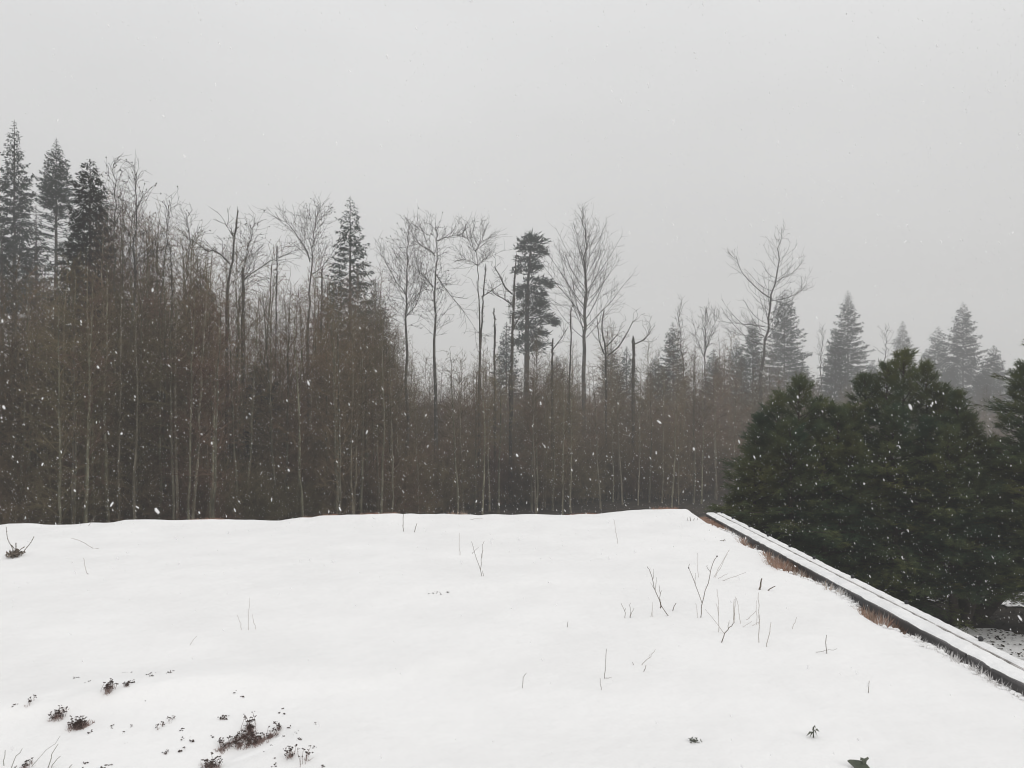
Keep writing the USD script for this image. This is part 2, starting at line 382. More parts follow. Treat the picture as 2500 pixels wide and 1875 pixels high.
def limb(start, d, L, r, rng, up=0.06, sub=0.32, twig=0.22, twig_r=0.0055, levels=3, jit=0.09, sub_angle=0.75, cones=0.0, twig_len=0.5):
    """One limb with its branches and twigs: list of (points, radii) and cone positions."""
    out, seeds = [], []
    n = max(4, min(9, int(L / 0.35)))
    ax = wander(start, d, L, n, rng, jit, up)
    out.append((ax, np.linspace(r, max(twig_r, r * 0.18), n + 1)))
    if levels < 2:
        return out, seeds
    m = max(2, int(L / sub))
    for s in np.linspace(0.18, 0.98, m) + rng.uniform(-0.03, 0.03, m):
        s = min(max(s, 0.1), 0.99)
        k = s * n; i = min(int(k), n - 1)
        p = ax[i] + (ax[i + 1] - ax[i]) * (k - i)
        t = ax[i + 1] - ax[i]; t /= np.linalg.norm(t)
        a = sub_angle * rng.uniform(0.7, 1.25)
        dd = t * math.cos(a) + perp(t, rng) * math.sin(a)
        l2 = (0.42 * L * (1 - s) + 0.35) * rng.uniform(0.6, 1.25)
        n2 = 3 if l2 < 0.9 else 4
        b = wander(p, dd, l2, n2, rng, jit * 1.1, up)
        r2 = max(twig_r * 1.25, r * 0.38 * (1 - 0.6 * s))
        out.append((b, np.linspace(r2, twig_r, n2 + 1)))
        if levels < 3:
            continue
        m3 = max(1, int(l2 / twig))
        for s3 in rng.uniform(0.15, 1.0, m3):
            k = s3 * n2; i = min(int(k), n2 - 1)
            p3 = b[i] + (b[i + 1] - b[i]) * (k - i)
            t3 = b[i + 1] - b[i]; t3 /= np.linalg.norm(t3)
            a3 = rng.uniform(0.4, 1.0)
            l3 = twig_len * rng.uniform(0.45, 1.2)
            tw = wander(p3, t3 * math.cos(a3) + perp(t3, rng) * math.sin(a3), l3, 2, rng, 0.12, up)
            out.append((tw, np.array([twig_r, twig_r * 0.85, twig_r * 0.6])))
            if rng.random() < cones:
                seeds.append(tw[-1]); 
                if rng.random() < 0.5: seeds.append(tw[1])
    return out, seeds

def bare_tree(rng, H, r0, base=0.35, spread=2.2, n_limb=26, elev=(0.5, 0.95), lean=0.03, profile=None, cones=0.08, twig_r=0.0055, sub=0.32, twig=0.22, up=0.06, path=None, jit=0.09, twig_len=0.5, limb_k=1.0, sub_angle=0.75):
    """trunk tubes, list of limbs (each a list of tubes), cone positions; the base stands at the origin."""
    if path is None:
        n = 14
        zz = np.linspace(0, H, n + 1)
        a = rng.uniform(0, 6.28)
        wob = np.cumsum(rng.normal(0, 0.035, (n + 1, 2)), 0) * H / 14
        trunk = np.stack([math.cos(a) * lean * zz + wob[:, 0] - wob[0, 0], math.sin(a) * lean * zz + wob[:, 1] - wob[0, 1], zz], 1)
    else:
        trunk = np.asarray(path, float)
        n = len(trunk) - 1
        H = trunk[-1, 2]
    tt = np.clip(trunk[:, 2] / H, 0, 1)
    tr = r0 * (1 - tt) ** 0.85 + 0.010
    tr[tt < 0.06] *= 1.25
    limbs, seeds = [], []
    prof = profile or (lambda u: (1 - u) ** 0.5 * (0.6 + 0.8 * u if u < 0.5 else 1.0))
    for k in range(n_limb):
        u = (k + rng.uniform(0.1, 0.9)) / n_limb
        t = base + (1 - base) * u * 0.985
        zk = t * H
        p = np.array([np.interp(zk, trunk[:, 2], trunk[:, c]) for c in range(3)])
        az = k * 2.399 + rng.uniform(-0.6, 0.6)
        e = rng.uniform(*elev) + 0.25 * u
        d = np.array([math.cos(az) * math.cos(e), math.sin(az) * math.cos(e), math.sin(e)])
        L = max(0.5, spread * prof(u) * rng.uniform(0.65, 1.15))
        r = max(0.009, min(np.interp(zk, trunk[:, 2], tr) * 0.42, (0.013 * L + 0.005) * limb_k))
        o, s = limb(p, d, L, r, rng, up=up, sub=sub, twig=twig, twig_r=twig_r, cones=cones, jit=jit, twig_len=twig_len, sub_angle=sub_angle)
        limbs.append(o); seeds += s
    return (trunk, tr), limbs, seeds

# --- prototypes of the thicket's alders
def class_prim(name):
    return stage.CreateClassPrim('/World/' + name)

def proto_alder(name, seed, twigmat, **kw):
    r = np.random.default_rng(seed)
    c = class_prim(name)
    trunk, limbs, seeds = bare_tree(r, **kw)
    obj(c, 'trunk', tubes([trunk], 7), 'alder_bark', smooth=True)
    polys = [x for l in limbs for x in l]
    cr = [tubes(polys, 3)]
    if seeds:
        cr.append(dots(np.array(seeds), 0.02, r))
    obj(c, 'crown', join(cr), twigmat)
    return c
PROTO = []
for k in range(8):
    PROTO.append(proto_alder(f'alder_kind_{k:03d}', 100 + k, 'red_twig' if k in (2, 5) else 'twig', H=13.0, r0=(0.085, 0.075, 0.07, 0.105, 0.06, 0.065, 0.075, 0.055)[k], base=(0.42, 0.38, 0.24, 0.46, 0.10, 0.08, 0.15, 0.06)[k],
                             spread=(2.3, 2.1, 2.4, 2.4, 2.7, 2.5, 2.2, 2.5)[k], n_limb=(36, 38, 46, 34, 56, 58, 52, 58)[k], lean=(0.02, 0.05, 0.03, 0.01, 0.04, 0.06, 0.02, 0.03)[k], cones=0.2, twig_r=0.0082, sub=0.29, twig=0.19, twig_len=0.6,
                             elev=(0.15, 0.85), jit=0.16, up=0.03))

def place(proto, name, label, cat, loc, rz, sc, group):
    x = UsdGeom.Xform.Define(stage, numbered('/World', name))
    p = x.GetPrim()
    p.GetReferences().AddInternalReference(proto.GetPath())
    x.AddTranslateOp().Set(Gf.Vec3d(*map(float, loc)))
    x.AddRotateZOp().Set(float(rz))
    x.AddScaleOp().Set(Gf.Vec3f(*map(float, sc)))
    p.SetInstanceable(True)
    return tag(p, label, cat, group)

def front(px):
    return np.interp(px, [-200, 0, 500, 900, 1200, 1500, 1800, 2200, 2600], [23, 24, 27, 32, 38, 42, 45, 62, 80])
def envelope(px):
    return np.interp(px, [-200, 0, 150, 300, 420, 520, 650, 780, 900, 1000, 1100, 1250, 1400, 1600, 1750, 1900, 2100, 2300, 2500], [640, 665, 665, 640, 660, 670, 690, 690, 735, 815, 860, 870, 870, 875, 890, 910, 920, 945, 950])

fr = np.random.default_rng(2024)
MARKS = [(-400, 'under the two tall firs'), (190, 'below the ragged dark cedar'), (300, 'below the wide coned alder'), (400, 'below the small round-topped conifer'), (530, 'below the leaning dead tree'), (680, 'left of the pointed spruce'),
         (810, 'below the pointed spruce'), (930, 'below the two open-crowned alders'), (1090, 'below the forked slim tree'), (1220, 'below the clumpy pine'), (1360, 'below the great poplar'), (1520, 'right of the great poplar'),
         (1680, 'left of the leaning poplar'), (1840, 'below the leaning poplar'), (2000, 'below the lone misty conifer'), (2240, 'in the mist behind the evergreens')]
def mark(px):
    return [m for x, m in MARKS if px >= x][-1]
def high(px):
    return np.interp(px, [240, 330, 420, 500, 600, 700, 800, 900, 980, 1290, 1500, 1700, 1900], [470, 490, 540, 580, 590, 610, 620, 640, 690, 790, 780, 800, 830])
pxs = np.concatenate([fr.uniform(280, 960, 32), fr.uniform(-160, 900, 104), fr.uniform(850, 1400, 82), fr.uniform(1350, 2520, 100)])
for n_, px in enumerate(np.concatenate([pxs, fr.uniform(245, 960, 32), fr.uniform(250, 420, 8), fr.uniform(1290, 1900, 26)])):
    tall = n_ >= len(pxs)
    near = fr.random() < 0.42
    Y = front(px) * (fr.uniform(1.0, 1.16) if near else 1.16 + 0.62 * fr.random()) + fr.uniform(0, 1)
    ztop = EYE + (HZ - envelope(px)) / FP * Y
    h = ztop * (fr.uniform(0.84, 1.04) if near else fr.uniform(0.80, 1.0))
    if tall:
        near = False
        Y = front(px) * fr.uniform(1.25, 1.6)
        h = EYE + (HZ - high(px) - 90 * fr.random() ** 1.5) / FP * Y
    k = int(fr.choice([0, 1, 3, 0, 1, 2, 4, 7])) if near else int(fr.integers(2, 8))
    if k == 3 and not near: k = 6
    if 480 < px < 800 and fr.random() < 0.5: k = 2 if near else 5
    s = h / 13.0
    kind = {0: 'pale-barked', 1: 'slender pale-barked', 2: 'reddish-twigged', 3: 'stout pale-barked', 4: 'bushy brown', 5: 'bushy reddish', 6: 'narrow brown', 7: 'thin brown'}[k]
    lab = f'{kind} bare alder {"rising high above" if tall else "at the edge of" if near else "deep in"} the thicket {mark(px)}'
    p = at(px, HZ, Y)
    place(PROTO[k], 'bare_alder', lab, 'tree', (p[0], p[1], -0.1), fr.uniform(0, 360), (s * fr.uniform(0.85, 1.15), s * fr.uniform(0.85, 1.15), s), f'{kind} alders {mark(px)}')

# --- brush between the trunks: one mass of shoots
def brush(seed, H=4.5, n=26, w=1.3):
    r = np.random.default_rng(seed)
    polys = []
    for _ in range(n):
        p = np.array([r.normal(0, w * 0.45), r.normal(0, w * 0.45), 0])
        d = np.array([p[0] * 0.16, p[1] * 0.16, 1.0]) + r.normal(0, 0.10, 3)
        o, _s = limb(p, d / np.linalg.norm(d), H * r.uniform(0.55, 1.1), 0.012, r, up=0.02, sub=0.2, twig=0.17, twig_r=0.0055, levels=3, sub_angle=0.85, twig_len=0.45, jit=0.16)
        polys += o
    return tubes(polys, 3)
def instancer(name, protos, pos, rot, sc, idx, parent='/World'):
    pi = UsdGeom.PointInstancer.Define(stage, numbered(parent, name))
    rel = pi.CreatePrototypesRel()
    for nm, mesh, mat in protos:
        pr = obj(pi.GetPrim(), nm, mesh, mat)
        rel.AddTarget(pr.GetPath())
    pi.CreatePositionsAttr(Vt.Vec3fArray.FromNumpy(np.asarray(pos, np.float32)))
    pi.CreateProtoIndicesAttr(Vt.IntArray.FromNumpy(np.asarray(idx, np.int32)))
    pi.CreateScalesAttr(Vt.Vec3fArray.FromNumpy(np.asarray(sc, np.float32)))
    h = np.asarray(rot) / 2
    pi.CreateOrientationsAttr(Vt.QuathArray([Gf.Quath(float(math.cos(a)), 0.0, 0.0, float(math.sin(a))) for a in h]))
    return pi.GetPrim()
N = 680
bp, bs, bi = [], [], []
for k in range(N):
    px = fr.uniform(-180, 2560)
    dep = fr.random()
    Y = front(px) * (1.10 + 0.85 * dep)
    p = at(px, HZ, Y)
    top = EYE + (HZ - (envelope(px) + 40)) / FP * Y
    h = min(top, fr.uniform(2.6, 4.2) + 4.5 * dep)
    s = h / 4.6
    bp.append((p[0], p[1], -0.1)); bs.append((s ** 0.6 * fr.uniform(0.9, 1.3), s ** 0.6 * fr.uniform(0.9, 1.3), s)); bi.append(int(fr.integers(3)))
tag(instancer('undergrowth', [('shoots', brush(301), 'twig'), ('shoots', brush(302), 'red_twig'), ('shoots', brush(303), 'twig')], bp, fr.uniform(0, 6.28, N), bs, bi),
    'dense brown brush and saplings filling the woods between the trunks', 'undergrowth', kind='stuff')

# --- conifers
def conifer(rng, H, R, base=0.15, n_br=150, droop=0.15, rise=0.1, profile=None, k=1.0, dead=0.0, path=None, density=1.0, r0=None, tip_up=0.10):
    """trunk tube, branch tubes, foliage. R: greatest crown radius. k: size of a needle spray."""
    trunk = np.array([[0, 0, 0], [0, 0, H * 0.3], [0, 0, H * 0.6], [0, 0, H * 0.85], [0, 0, H]], float) if path is None else np.asarray(path, float)
    H = trunk[-1, 2]
    r0 = r0 or 0.0085 * H + 0.03
    tr = r0 * (1 - trunk[:, 2] / H) ** 0.9 + 0.012
    prof = profile or (lambda u: (1 - u) ** 0.85)
    br, B, D, L, W = [], [], [], [], []
    for i in range(n_br):
        u = ((i + rng.uniform(0, 1)) / n_br) ** 0.9
        z = (base + (1 - base) * u) * H * 0.995
        p0 = np.array([np.interp(z, trunk[:, 2], trunk[:, c]) for c in range(3)])
        az = i * 2.399 + rng.uniform(-0.5, 0.5)
        ln = max(0.10 * k, R * prof(u) * rng.uniform(0.7, 1.12))
        out = np.array([math.cos(az), math.sin(az), 0])
        side = np.array([-math.sin(az), math.cos(az), 0])
        el = rise + 0.55 * u ** 2 + rng.normal(0, 0.06)
        s = np.linspace(0, 1, 6)
        ax = p0 + out * (s * ln * math.cos(el))[:, None] + np.array([0, 0, 1]) * (s * ln * math.sin(el) - droop * ln * s ** 1.6 + tip_up * ln * s ** 3)[:, None]
        ax += rng.normal(0, 0.02 * ln, ax.shape) * s[:, None]
        br.append((ax, np.linspace(max(0.012, 0.011 * ln + 0.008), 0.006, 6)))
        if u < dead:
            for _ in range(int(ln / 0.35)):
                q = rng.uniform(0.2, 1) * 5; a = min(int(q), 4)
                pp = ax[a] + (ax[a + 1] - ax[a]) * (q - a)
                dd = out * rng.uniform(0.3, 1) + side * rng.normal(0, 0.8) + np.array([0, 0, rng.normal(-0.1, 0.3)])
                br.append((wander(pp, unit(dd), 0.5 * rng.uniform(0.5, 1.3), 2, rng, 0.15), np.array([0.007, 0.006, 0.004])))
            if rng.random() < 0.75:
                continue
        m = max(4, int(density * ln / (0.055 * k)))
        sp = rng.uniform(0.10, 1.0, m)
        q = sp * 5; a = np.minimum(q.astype(int), 4)
        pp = ax[a] + (ax[a + 1] - ax[a]) * (q - a)[:, None]
        sg = rng.choice([-1.0, 1.0], m)
        ang = rng.uniform(0.45, 1.05, m)
        tipk = min(1.0, 0.30 + ln / (1.6 * k))
        sl = (0.34 * ln * (1 - sp) + 0.30 * k * tipk) * rng.uniform(0.6, 1.2, m)
        sd = out * np.cos(ang)[:, None] + side * (sg * np.sin(ang))[:, None] + np.array([0, 0, 1.0]) * rng.normal(-0.10, 0.14, m)[:, None]
        sd = unit(sd)
        nb = np.maximum(2, (sl / (0.16 * k)).astype(int))
        rep = np.repeat(np.arange(m), nb)
        f = rng.uniform(0.0, 0.95, len(rep))
        b = pp[rep] + sd[rep] * (f * sl[rep])[:, None]
        dd = unit(sd[rep] + rng.normal(0, 0.45, (len(rep), 3)) + np.array([0, 0, -0.10]))
        B.append(b); D.append(dd); L.append(rng.uniform(0.20, 0.42, len(rep)) * k * tipk); W.append(rng.uniform(0.09, 0.16, len(rep)) * k * tipk)
    fol = blades(np.vstack(B), np.vstack(D), np.concatenate(L), np.concatenate(W), rng, flat=0.55)
    return (trunk, tr), br, fol

def build_conifer(name, label, px, top, Y, R, seed, mat='fir', group=None, lean_px=0, **kw):
    r = np.random.default_rng(seed)
    H = EYE + (HZ - top) / FP * Y + 0.2
    b = at(px, HZ, Y)
    t = thing(name, label, 'tree', (b[0], b[1], -0.2), group=group)
    trunk, br, fol = conifer(r, H, R, **kw)
    obj(t, 'trunk', tubes([trunk], 7), 'brown_trunk', smooth=True)
    obj(t, 'crown', join([fol, tubes(br, 3)]), mat)
    return t

P = lambda e: (lambda u: (1 - u) ** e)
build_conifer('fir_tree', 'tall narrow fir at the far left edge, the highest top of the skyline', 35, 292, 58, 2.4, 1, base=0.48, n_br=170, k=0.95, profile=P(0.72), droop=0.08, rise=0.12, density=1.1)
build_conifer('fir_tree', 'tall fir with a tent of boughs above a bare lower trunk, second top from left', 137, 336, 54, 1.6, 2, base=0.36, n_br=260, k=0.58, dead=0.68, profile=lambda u: 0.85 if u < 0.68 else min(1.0, 0.02 + (1 - u) / 0.27), droop=0.06, rise=0.02, density=1.1)
build_conifer('cedar_tree', 'dark ragged cedar with a thin drooping tip, right of the two tall firs', 220, 388, 36, 2.5, 3, mat='cedar', base=0.05, n_br=270, k=0.62, profile=P(0.46), droop=0.45, rise=0.35, density=1.0)
build_conifer('dark_conifer', 'small round-topped dark conifer left of the tallest leaning dead tree', 489, 650, 42, 2.2, 4, mat='cedar', base=0.1, n_br=190, k=0.75, profile=P(0.55), droop=0.2, rise=0.3, density=1.1)
build_conifer('spruce_tree', 'pointed spruce with layered boughs rising above the alders left of the middle', 855, 478, 56, 3.4, 5, base=0.2, n_br=165, k=0.8, profile=P(0.66), droop=0.22, rise=0.12, density=0.75)
for px, top, Y, R, sd, lab in ((88, 500, 50, 2.4, 51, 'dark conifer filling the gap between the two tall firs at left'), (178, 520, 47, 2.2, 52, 'dark conifer low between the tent-topped fir and the ragged cedar'), (270, 600, 44, 2.2, 53, 'dark conifer in the shade right of the ragged cedar'),
                              (800, 672, 60, 2.6, 54, 'dark conifer at the left foot of the pointed spruce'), (918, 690, 60, 2.6, 55, 'dark conifer at the right foot of the pointed spruce'), (380, 690, 46, 2.2, 56, 'dark conifer deep left of the small round-topped one'), (5, 560, 44, 2.4, 57, 'dark conifer low at the left edge under the tallest fir')):
    build_conifer('dark_conifer', lab, px, top, Y, R, sd, mat='cedar', base=0.08, n_br=150, k=Y / 70.0, profile=P(0.6), droop=0.25, rise=0.15, density=0.8)
for px, top, Y, R, sd, lab in (
        (1915, 706, 124, 6.6, 11, 'large misty conifer directly behind the leaning bare poplar'),
        (2070, 708, 134, 6.4, 12, 'broad misty conifer standing alone right of the leaning bare poplar'),
        (2204, 782, 160, 5.0, 13, 'thin pale spire of a distant conifer above the tallest near evergreen'),
        (2290, 796, 148, 5.6, 14, 'pale distant conifer just left of the tallest misty conifer at right'),
        (2351, 736, 150, 7.6, 15, 'tallest misty conifer at right, above the olive near evergreen'),
        (2426, 842, 135, 5.0, 16, 'low misty conifer between the tallest misty conifer and the right edge'),
        (1838, 775, 98, 4.0, 17, 'misty conifer just left of the leaning bare poplar'),
        (1798, 826, 94, 3.8, 18, 'short misty conifer, second to the left of the leaning poplar'),
        (1742, 850, 90, 3.6, 19, 'short misty conifer with a blunt top, third left of the leaning poplar'),
        (1643, 785, 86, 3.6, 20, 'narrow grey conifer half way between the great poplar and the leaning one'),
        (1490, 835, 90, 3.0, 21, 'small grey conifer top just right of the great bare poplar trunk'),
        (1530, 845, 84, 2.8, 22, 'small grey conifer top behind the broken grey stump'),
        (1236, 785, 74, 3.0, 23, 'small grey conifer low on the left of the clumpy leaning pine'),
        (2040, 800, 112, 4.2, 24, 'small misty conifer against the left flank of the broad lone one'),
        (2480, 905, 116, 4.2, 25, 'low misty conifer half cut off by the right edge'),
        (2262, 850, 150, 5.0, 26, 'low pale conifer in the mist left of the olive near evergreen'),
        (2130, 880, 118, 4.4, 27, 'low misty conifer right of the broad lone one'),
        (1960, 880, 108, 4.2, 28, 'low misty conifer right of the leaning bare poplar'),
        (1600, 868, 80, 3.2, 29, 'low grey conifer in the thicket right of the great bare poplar'),
        (1360, 868, 78, 3.0, 30, 'low grey conifer in the thicket left of the great bare poplar'),
        (2400, 900, 130, 5.0, 36, 'low misty conifer right under the tallest misty conifer'),
        (2320, 890, 140, 5.0, 37, 'low misty conifer left under the tallest misty conifer'),
        (2200, 890, 132, 4.6, 38, 'low misty conifer behind the head of the tallest near evergreen')):
    build_conifer('misty_conifer', lab, px, top, Y, R, sd, base=0.10, n_br=190, k=Y / 118.0, profile=P(0.74), droop=0.22, rise=0.10, tip_up=0.16, density=0.8)

# dark young conifers standing inside the thicket: one kind, placed again and again
UND = []
for k in range(3):
    c = class_prim(f'understory_kind_{k:03d}')
    r = np.random.default_rng(400 + k)
    trunk, br, fol = conifer(r, 8.0, 2.0, base=0.06, n_br=120, k=0.8, profile=P(0.7), droop=0.28, rise=0.12, density=1.2)
    obj(c, 'trunk', tubes([trunk], 6), 'brown_trunk', smooth=True)
    obj(c, 'crown', join([fol, tubes(br, 3)]), 'cedar')
    UND.append(c)
for k in range(120):
    px = fr.uniform(-150, 2540)
    Y = front(px) * fr.uniform(1.3, 2.0)
    top = envelope(px) + 150 + 190 * fr.random()
    h = max(3.0, EYE + (HZ - top) / FP * Y)
    p = at(px, HZ, Y)
    place(UND[k % 3], 'young_conifer', f'dark young conifer deep in the thicket {mark(px)}', 'tree', (p[0], p[1], -0.1), fr.uniform(0, 360), (h / 8 * fr.uniform(0.9, 1.3),) * 2 + (h / 8,), f'young conifers {mark(px)}')

# clumpy leaning pine: every bough cluster placed as the photograph shows it
def pine():
    r = np.random.default_rng(77)
    Y = 78.0
    pts = [(1297, 568), (1297, 600), (1293, 640), (1289, 690), (1287, 760), (1286, 850)]
    path = [at(x, y, Y) for x, y in pts][::-1]
    b = path[0].copy()
    path = [np.array([b[0], Y, -0.2])] + path
    org = np.array([b[0], Y, -0.2])
    t = thing('pine_tree', 'leaning clumpy pine with a tufted flat top, left of the great bare poplar', 'tree', org)
    path = np.array(path) - org
    H = path[-1, 2]
    tr = 0.34 * (1 - path[:, 2] / H) ** 0.7 + 0.03
    obj(t, 'trunk', tubes([(path, tr)], 8), 'brown_trunk', smooth=True)
    # (px, py, half-width px, half-height px) of bough clusters
    cl = [(1297, 580, 12, 10), (1290, 592, 20, 8), (1306, 596, 22, 8), (1280, 605, 16, 6), (1318, 606, 18, 8), (1300, 612, 22, 7), (1325, 617, 10, 5), (1275, 604, 10, 4),
          (1282, 630, 17, 9), (1302, 626, 12, 7), (1294, 641, 15, 6), (1300, 655, 14, 8), (1293, 668, 12, 6), (1272, 656, 12, 6), (1264, 667, 10, 5), (1312, 652, 8, 5),
          (1308, 690, 22, 9), (1330, 692, 14, 8), (1338, 696, 8, 10), (1275, 706, 16, 10), (1300, 707, 22, 9), (1318, 716, 12, 7), (1290, 722, 24, 9), (1272, 725, 8, 10),
          (1312, 735, 20, 9), (1290, 745, 30, 8), (1320, 750, 14, 10), (1304, 765, 26, 9), (1328, 772, 16, 8), (1344, 785, 14, 9), (1352, 790, 10, 6), (1276, 770, 20, 8),
          (1300, 785, 30, 8), (1280, 800, 26, 9), (1306, 810, 20, 9), (1322, 812, 12, 6), (1292, 826, 28, 9), (1270, 838, 22, 9), (1312, 842, 20, 9), (1290, 856, 26, 9)]
    crown = []
    for (cx, cy, hw, hh) in cl:
        c = at(cx, cy, Y) - org
        n = int(44 * hw * hh / 60) + 40
        w, h = hw / FP * Y, hh / FP * Y
        off = r.normal(0, 0.55, (n, 3)) * np.array([w, min(w, 1.0) * 1.2, h * 0.75])
        dy = r.normal(0, 0.5)
        base = c + off + np.array([0, dy, 0])
        root = np.array([np.interp(c[2] - 0.25 * w, path[:, 2], path[:, k]) for k in range(3)])
        d = unit(base - root) + r.normal(0, 0.4, (n, 3)) + np.array([0, 0, 0.15])
        fol = blades(base, d, r.uniform(0.35, 0.75, n), r.uniform(0.10, 0.18, n), r, 0.5)
        ax = np.stack([root + (c + np.array([0, dy, 0]) - root) * s + np.array([0, 0, -0.10 * math.sin(3.14 * s)]) for s in np.linspace(0, 1, 5)])
        crown.append(join([fol, tubes([(ax, np.linspace(0.06, 0.02, 5))], 3)]))
    obj(t, 'crown', join(crown), 'fir')
pine()

# --- the bare trees that stand out against the sky
def px_path(pts, Y, org=None, n=None, rng=None, wob=0.0):
    """Points given from the top down; carried on to the ground."""
    p = np.array([at(x, y, Y) for x, y in pts][::-1])
    low = p[0].copy()
    if low[2] > 0.2:
        p = np.vstack([[low[0] + 0.10 * (low[0] - p[1][0]), Y, -0.2], p])
    if n:
        s = np.linspace(0, 1, len(p))
        t = np.linspace(0, 1, n)
        from scipy.interpolate import PchipInterpolator
        z = PchipInterpolator(s, p)(t)
        if rng is not None and wob:
            z[1:-1] += rng.normal(0, wob, (n - 2, 3)) * np.array([1, 1, 0])
        p = z
    return p

def hero(name, label, pts, Y, r0, crown_py, spread_px, n_limb, seed, bark='poplar_bark', twigmat='sky_twig', extra=(), **kw):
    r = np.random.default_rng(seed)
    path = px_path(pts, Y, n=18, rng=r, wob=0.012 * Y / 10)
    org = path[0].copy()
    path = path - org
    H = path[-1, 2]
    base = (at(0, crown_py, Y)[2] - org[2]) / H
    trunk, limbs, seeds = bare_tree(r, H, r0, base=base, spread=spread_px / FP * Y, n_limb=n_limb, path=path, **kw)
    t = thing(name, label, 'tree', org)
    obj(t, 'trunk', tubes([trunk], 7), bark, smooth=True)
    for l in limbs:
        obj(t, 'limb', tubes(l, 3), twigmat)
    for poly, rad in extra:
        e = np.array([at(x, y, Y) for x, y in poly]) - org
        e[:, 1] += np.linspace(0, 0.5 * r.normal(), len(e))
        from scipy.interpolate import PchipInterpolator
        e = PchipInterpolator(np.linspace(0, 1, len(e)), e)(np.linspace(0, 1, 8))
        e[1:] += r.normal(0, 0.035, (7, 3))
        rad = rad * 0.6
        l = [(e, np.linspace(rad, 0.007, len(e)))]
        for k in range(len(e) - 1):
            for _ in range(2):
                s = r.random()
                d = unit(e[k + 1] - e[k])
                dd = unit(d + perp(d, r) * 0.8 + np.array([0, 0, 0.25]))
                o, _s = limb(e[k] + (e[k + 1] - e[k]) * s, dd, r.uniform(0.5, 1.4), 0.010, r, sub=0.28, twig=0.25)
                l += o
        obj(t, 'limb', tubes(l[:1], 5), bark)
        obj(t, 'limb', tubes(l[1:], 3), twigmat)
    if seeds:
        obj(t, 'cones', dots(np.array(seeds), 0.034, r, 1.3), 'cone', kind='stuff')
    return t

AL = dict(elev=(0.45, 0.90), up=0.025, jit=0.06, profile=lambda u: (1 - u) ** 0.72 * (0.6 + 0.9 * u if u < 0.45 else 1.0), cones=0.22, twig_r=0.0062, sub=0.30, twig=0.24, twig_len=0.6, limb_k=0.48)
hero('alder_tree', 'bare alder whose thin twigs rise just right of the ragged dark cedar', [(277, 400), (280, 450), (283, 520), (280, 640), (282, 800)], 34, 0.083, 620, 71, 33, 501, **AL)
hero('alder_tree', 'wide bare alder with many dark cones, biggest crown right of the cedar', [(333, 420), (332, 470), (330, 560), (328, 680), (324, 800)], 33, 0.112, 720, 118, 46, 502, **{**AL, 'cones': 0.36})
hero('alder_tree', 'bare alder with thin spreading twigs left of the leaning dead tree', [(412, 500), (410, 560), (400, 650), (395, 800)], 36, 0.083, 700, 85, 31, 503, **AL)
hero('alder_tree', 'bare alder with an open fan of limbs left of the leaning dead tree', [(455, 520), (461, 580), (458, 660), (452, 780)], 38, 0.090, 720, 104, 31, 504, **AL)
hero('alder_tree', 'bare alder with a wide low crown just right of the leaning dead trunk', [(625, 545), (610, 590), (598, 650), (588, 720), (582, 800)], 38, 0.098, 720, 114, 36, 505, extra=[([(590, 690), (620, 660), (670, 630), (725, 603)], 0.06)], **AL)
hero('alder_tree', 'bare alder with a straight dark trunk and open crown left of the pointed spruce', [(783, 505), (768, 560), (761, 620), (757, 700), (754, 790)], 42, 0.112, 640, 109, 33, 506, extra=[([(757, 640), (735, 590), (715, 560), (695, 540)], 0.06), ([(760, 670), (795, 650), (815, 632)], 0.05)], **AL)
hero('alder_tree', 'tall straight bare alder with an oval crown right of the pointed spruce', [(997, 540), (995, 600), (993, 700), (992, 850)], 44, 0.120, 800, 114, 52, 507, extra=[([(990, 720), (960, 670), (930, 610)], 0.05), ([(994, 770), (1015, 740), (1030, 690), (1045, 640)], 0.05)], **{**AL, 'cones': 0.2})
hero('alder_tree', 'dark-trunked bare alder with a crooked flat top, second trunk right of the pointed spruce', [(1044, 545), (1063, 563), (1066, 600), (1062, 680), (1060, 780), (1062, 880)], 43, 0.128, 830, 90, 39, 508, extra=[([(1066, 588), (1095, 578), (1130, 572)], 0.05), ([(1062, 625), (1040, 605), (1005, 595)], 0.05), ([(1066, 670), (1085, 700), (1115, 740), (1165, 808)], 0.05), ([(1058, 700), (1035, 675), (1015, 655)], 0.05), ([(1058, 575), (1040, 572), (1020, 562)], 0.04)], **{**AL, 'cones': 0.25})
hero('forked_tree', 'slim bare tree with a forked tip in the gap between the alders and the pine', [(1161, 612), (1166, 650), (1170, 720), (1170, 860)], 45, 0.10, 860, 30, 7, 509, extra=[([(1161, 614), (1150, 600), (1130, 580)], 0.04), ([(1161, 612), (1172, 595), (1184, 572)], 0.04), ([(1168, 645), (1150, 643), (1125, 640)], 0.035), ([(1169, 648), (1178, 640), (1190, 637)], 0.03)], **{**AL, 'cones': 0.03})
hero('great_poplar', 'great bare poplar with a tall oval crown of upswept limbs, right of the pine', [(1421, 505), (1428, 560), (1431, 620), (1430, 700), (1428, 780), (1426, 860)], 62, 0.23, 832, 235, 56, 510, bark='poplar_bark', elev=(0.62, 0.95), cones=0.0, twig_r=0.0070, sub=0.50, twig=0.40, up=0.045, jit=0.06, twig_len=0.8, limb_k=0.42, sub_angle=0.8, profile=lambda u: (1 - u) ** 0.9 * (0.80 + 0.8 * min(u, 0.3)))
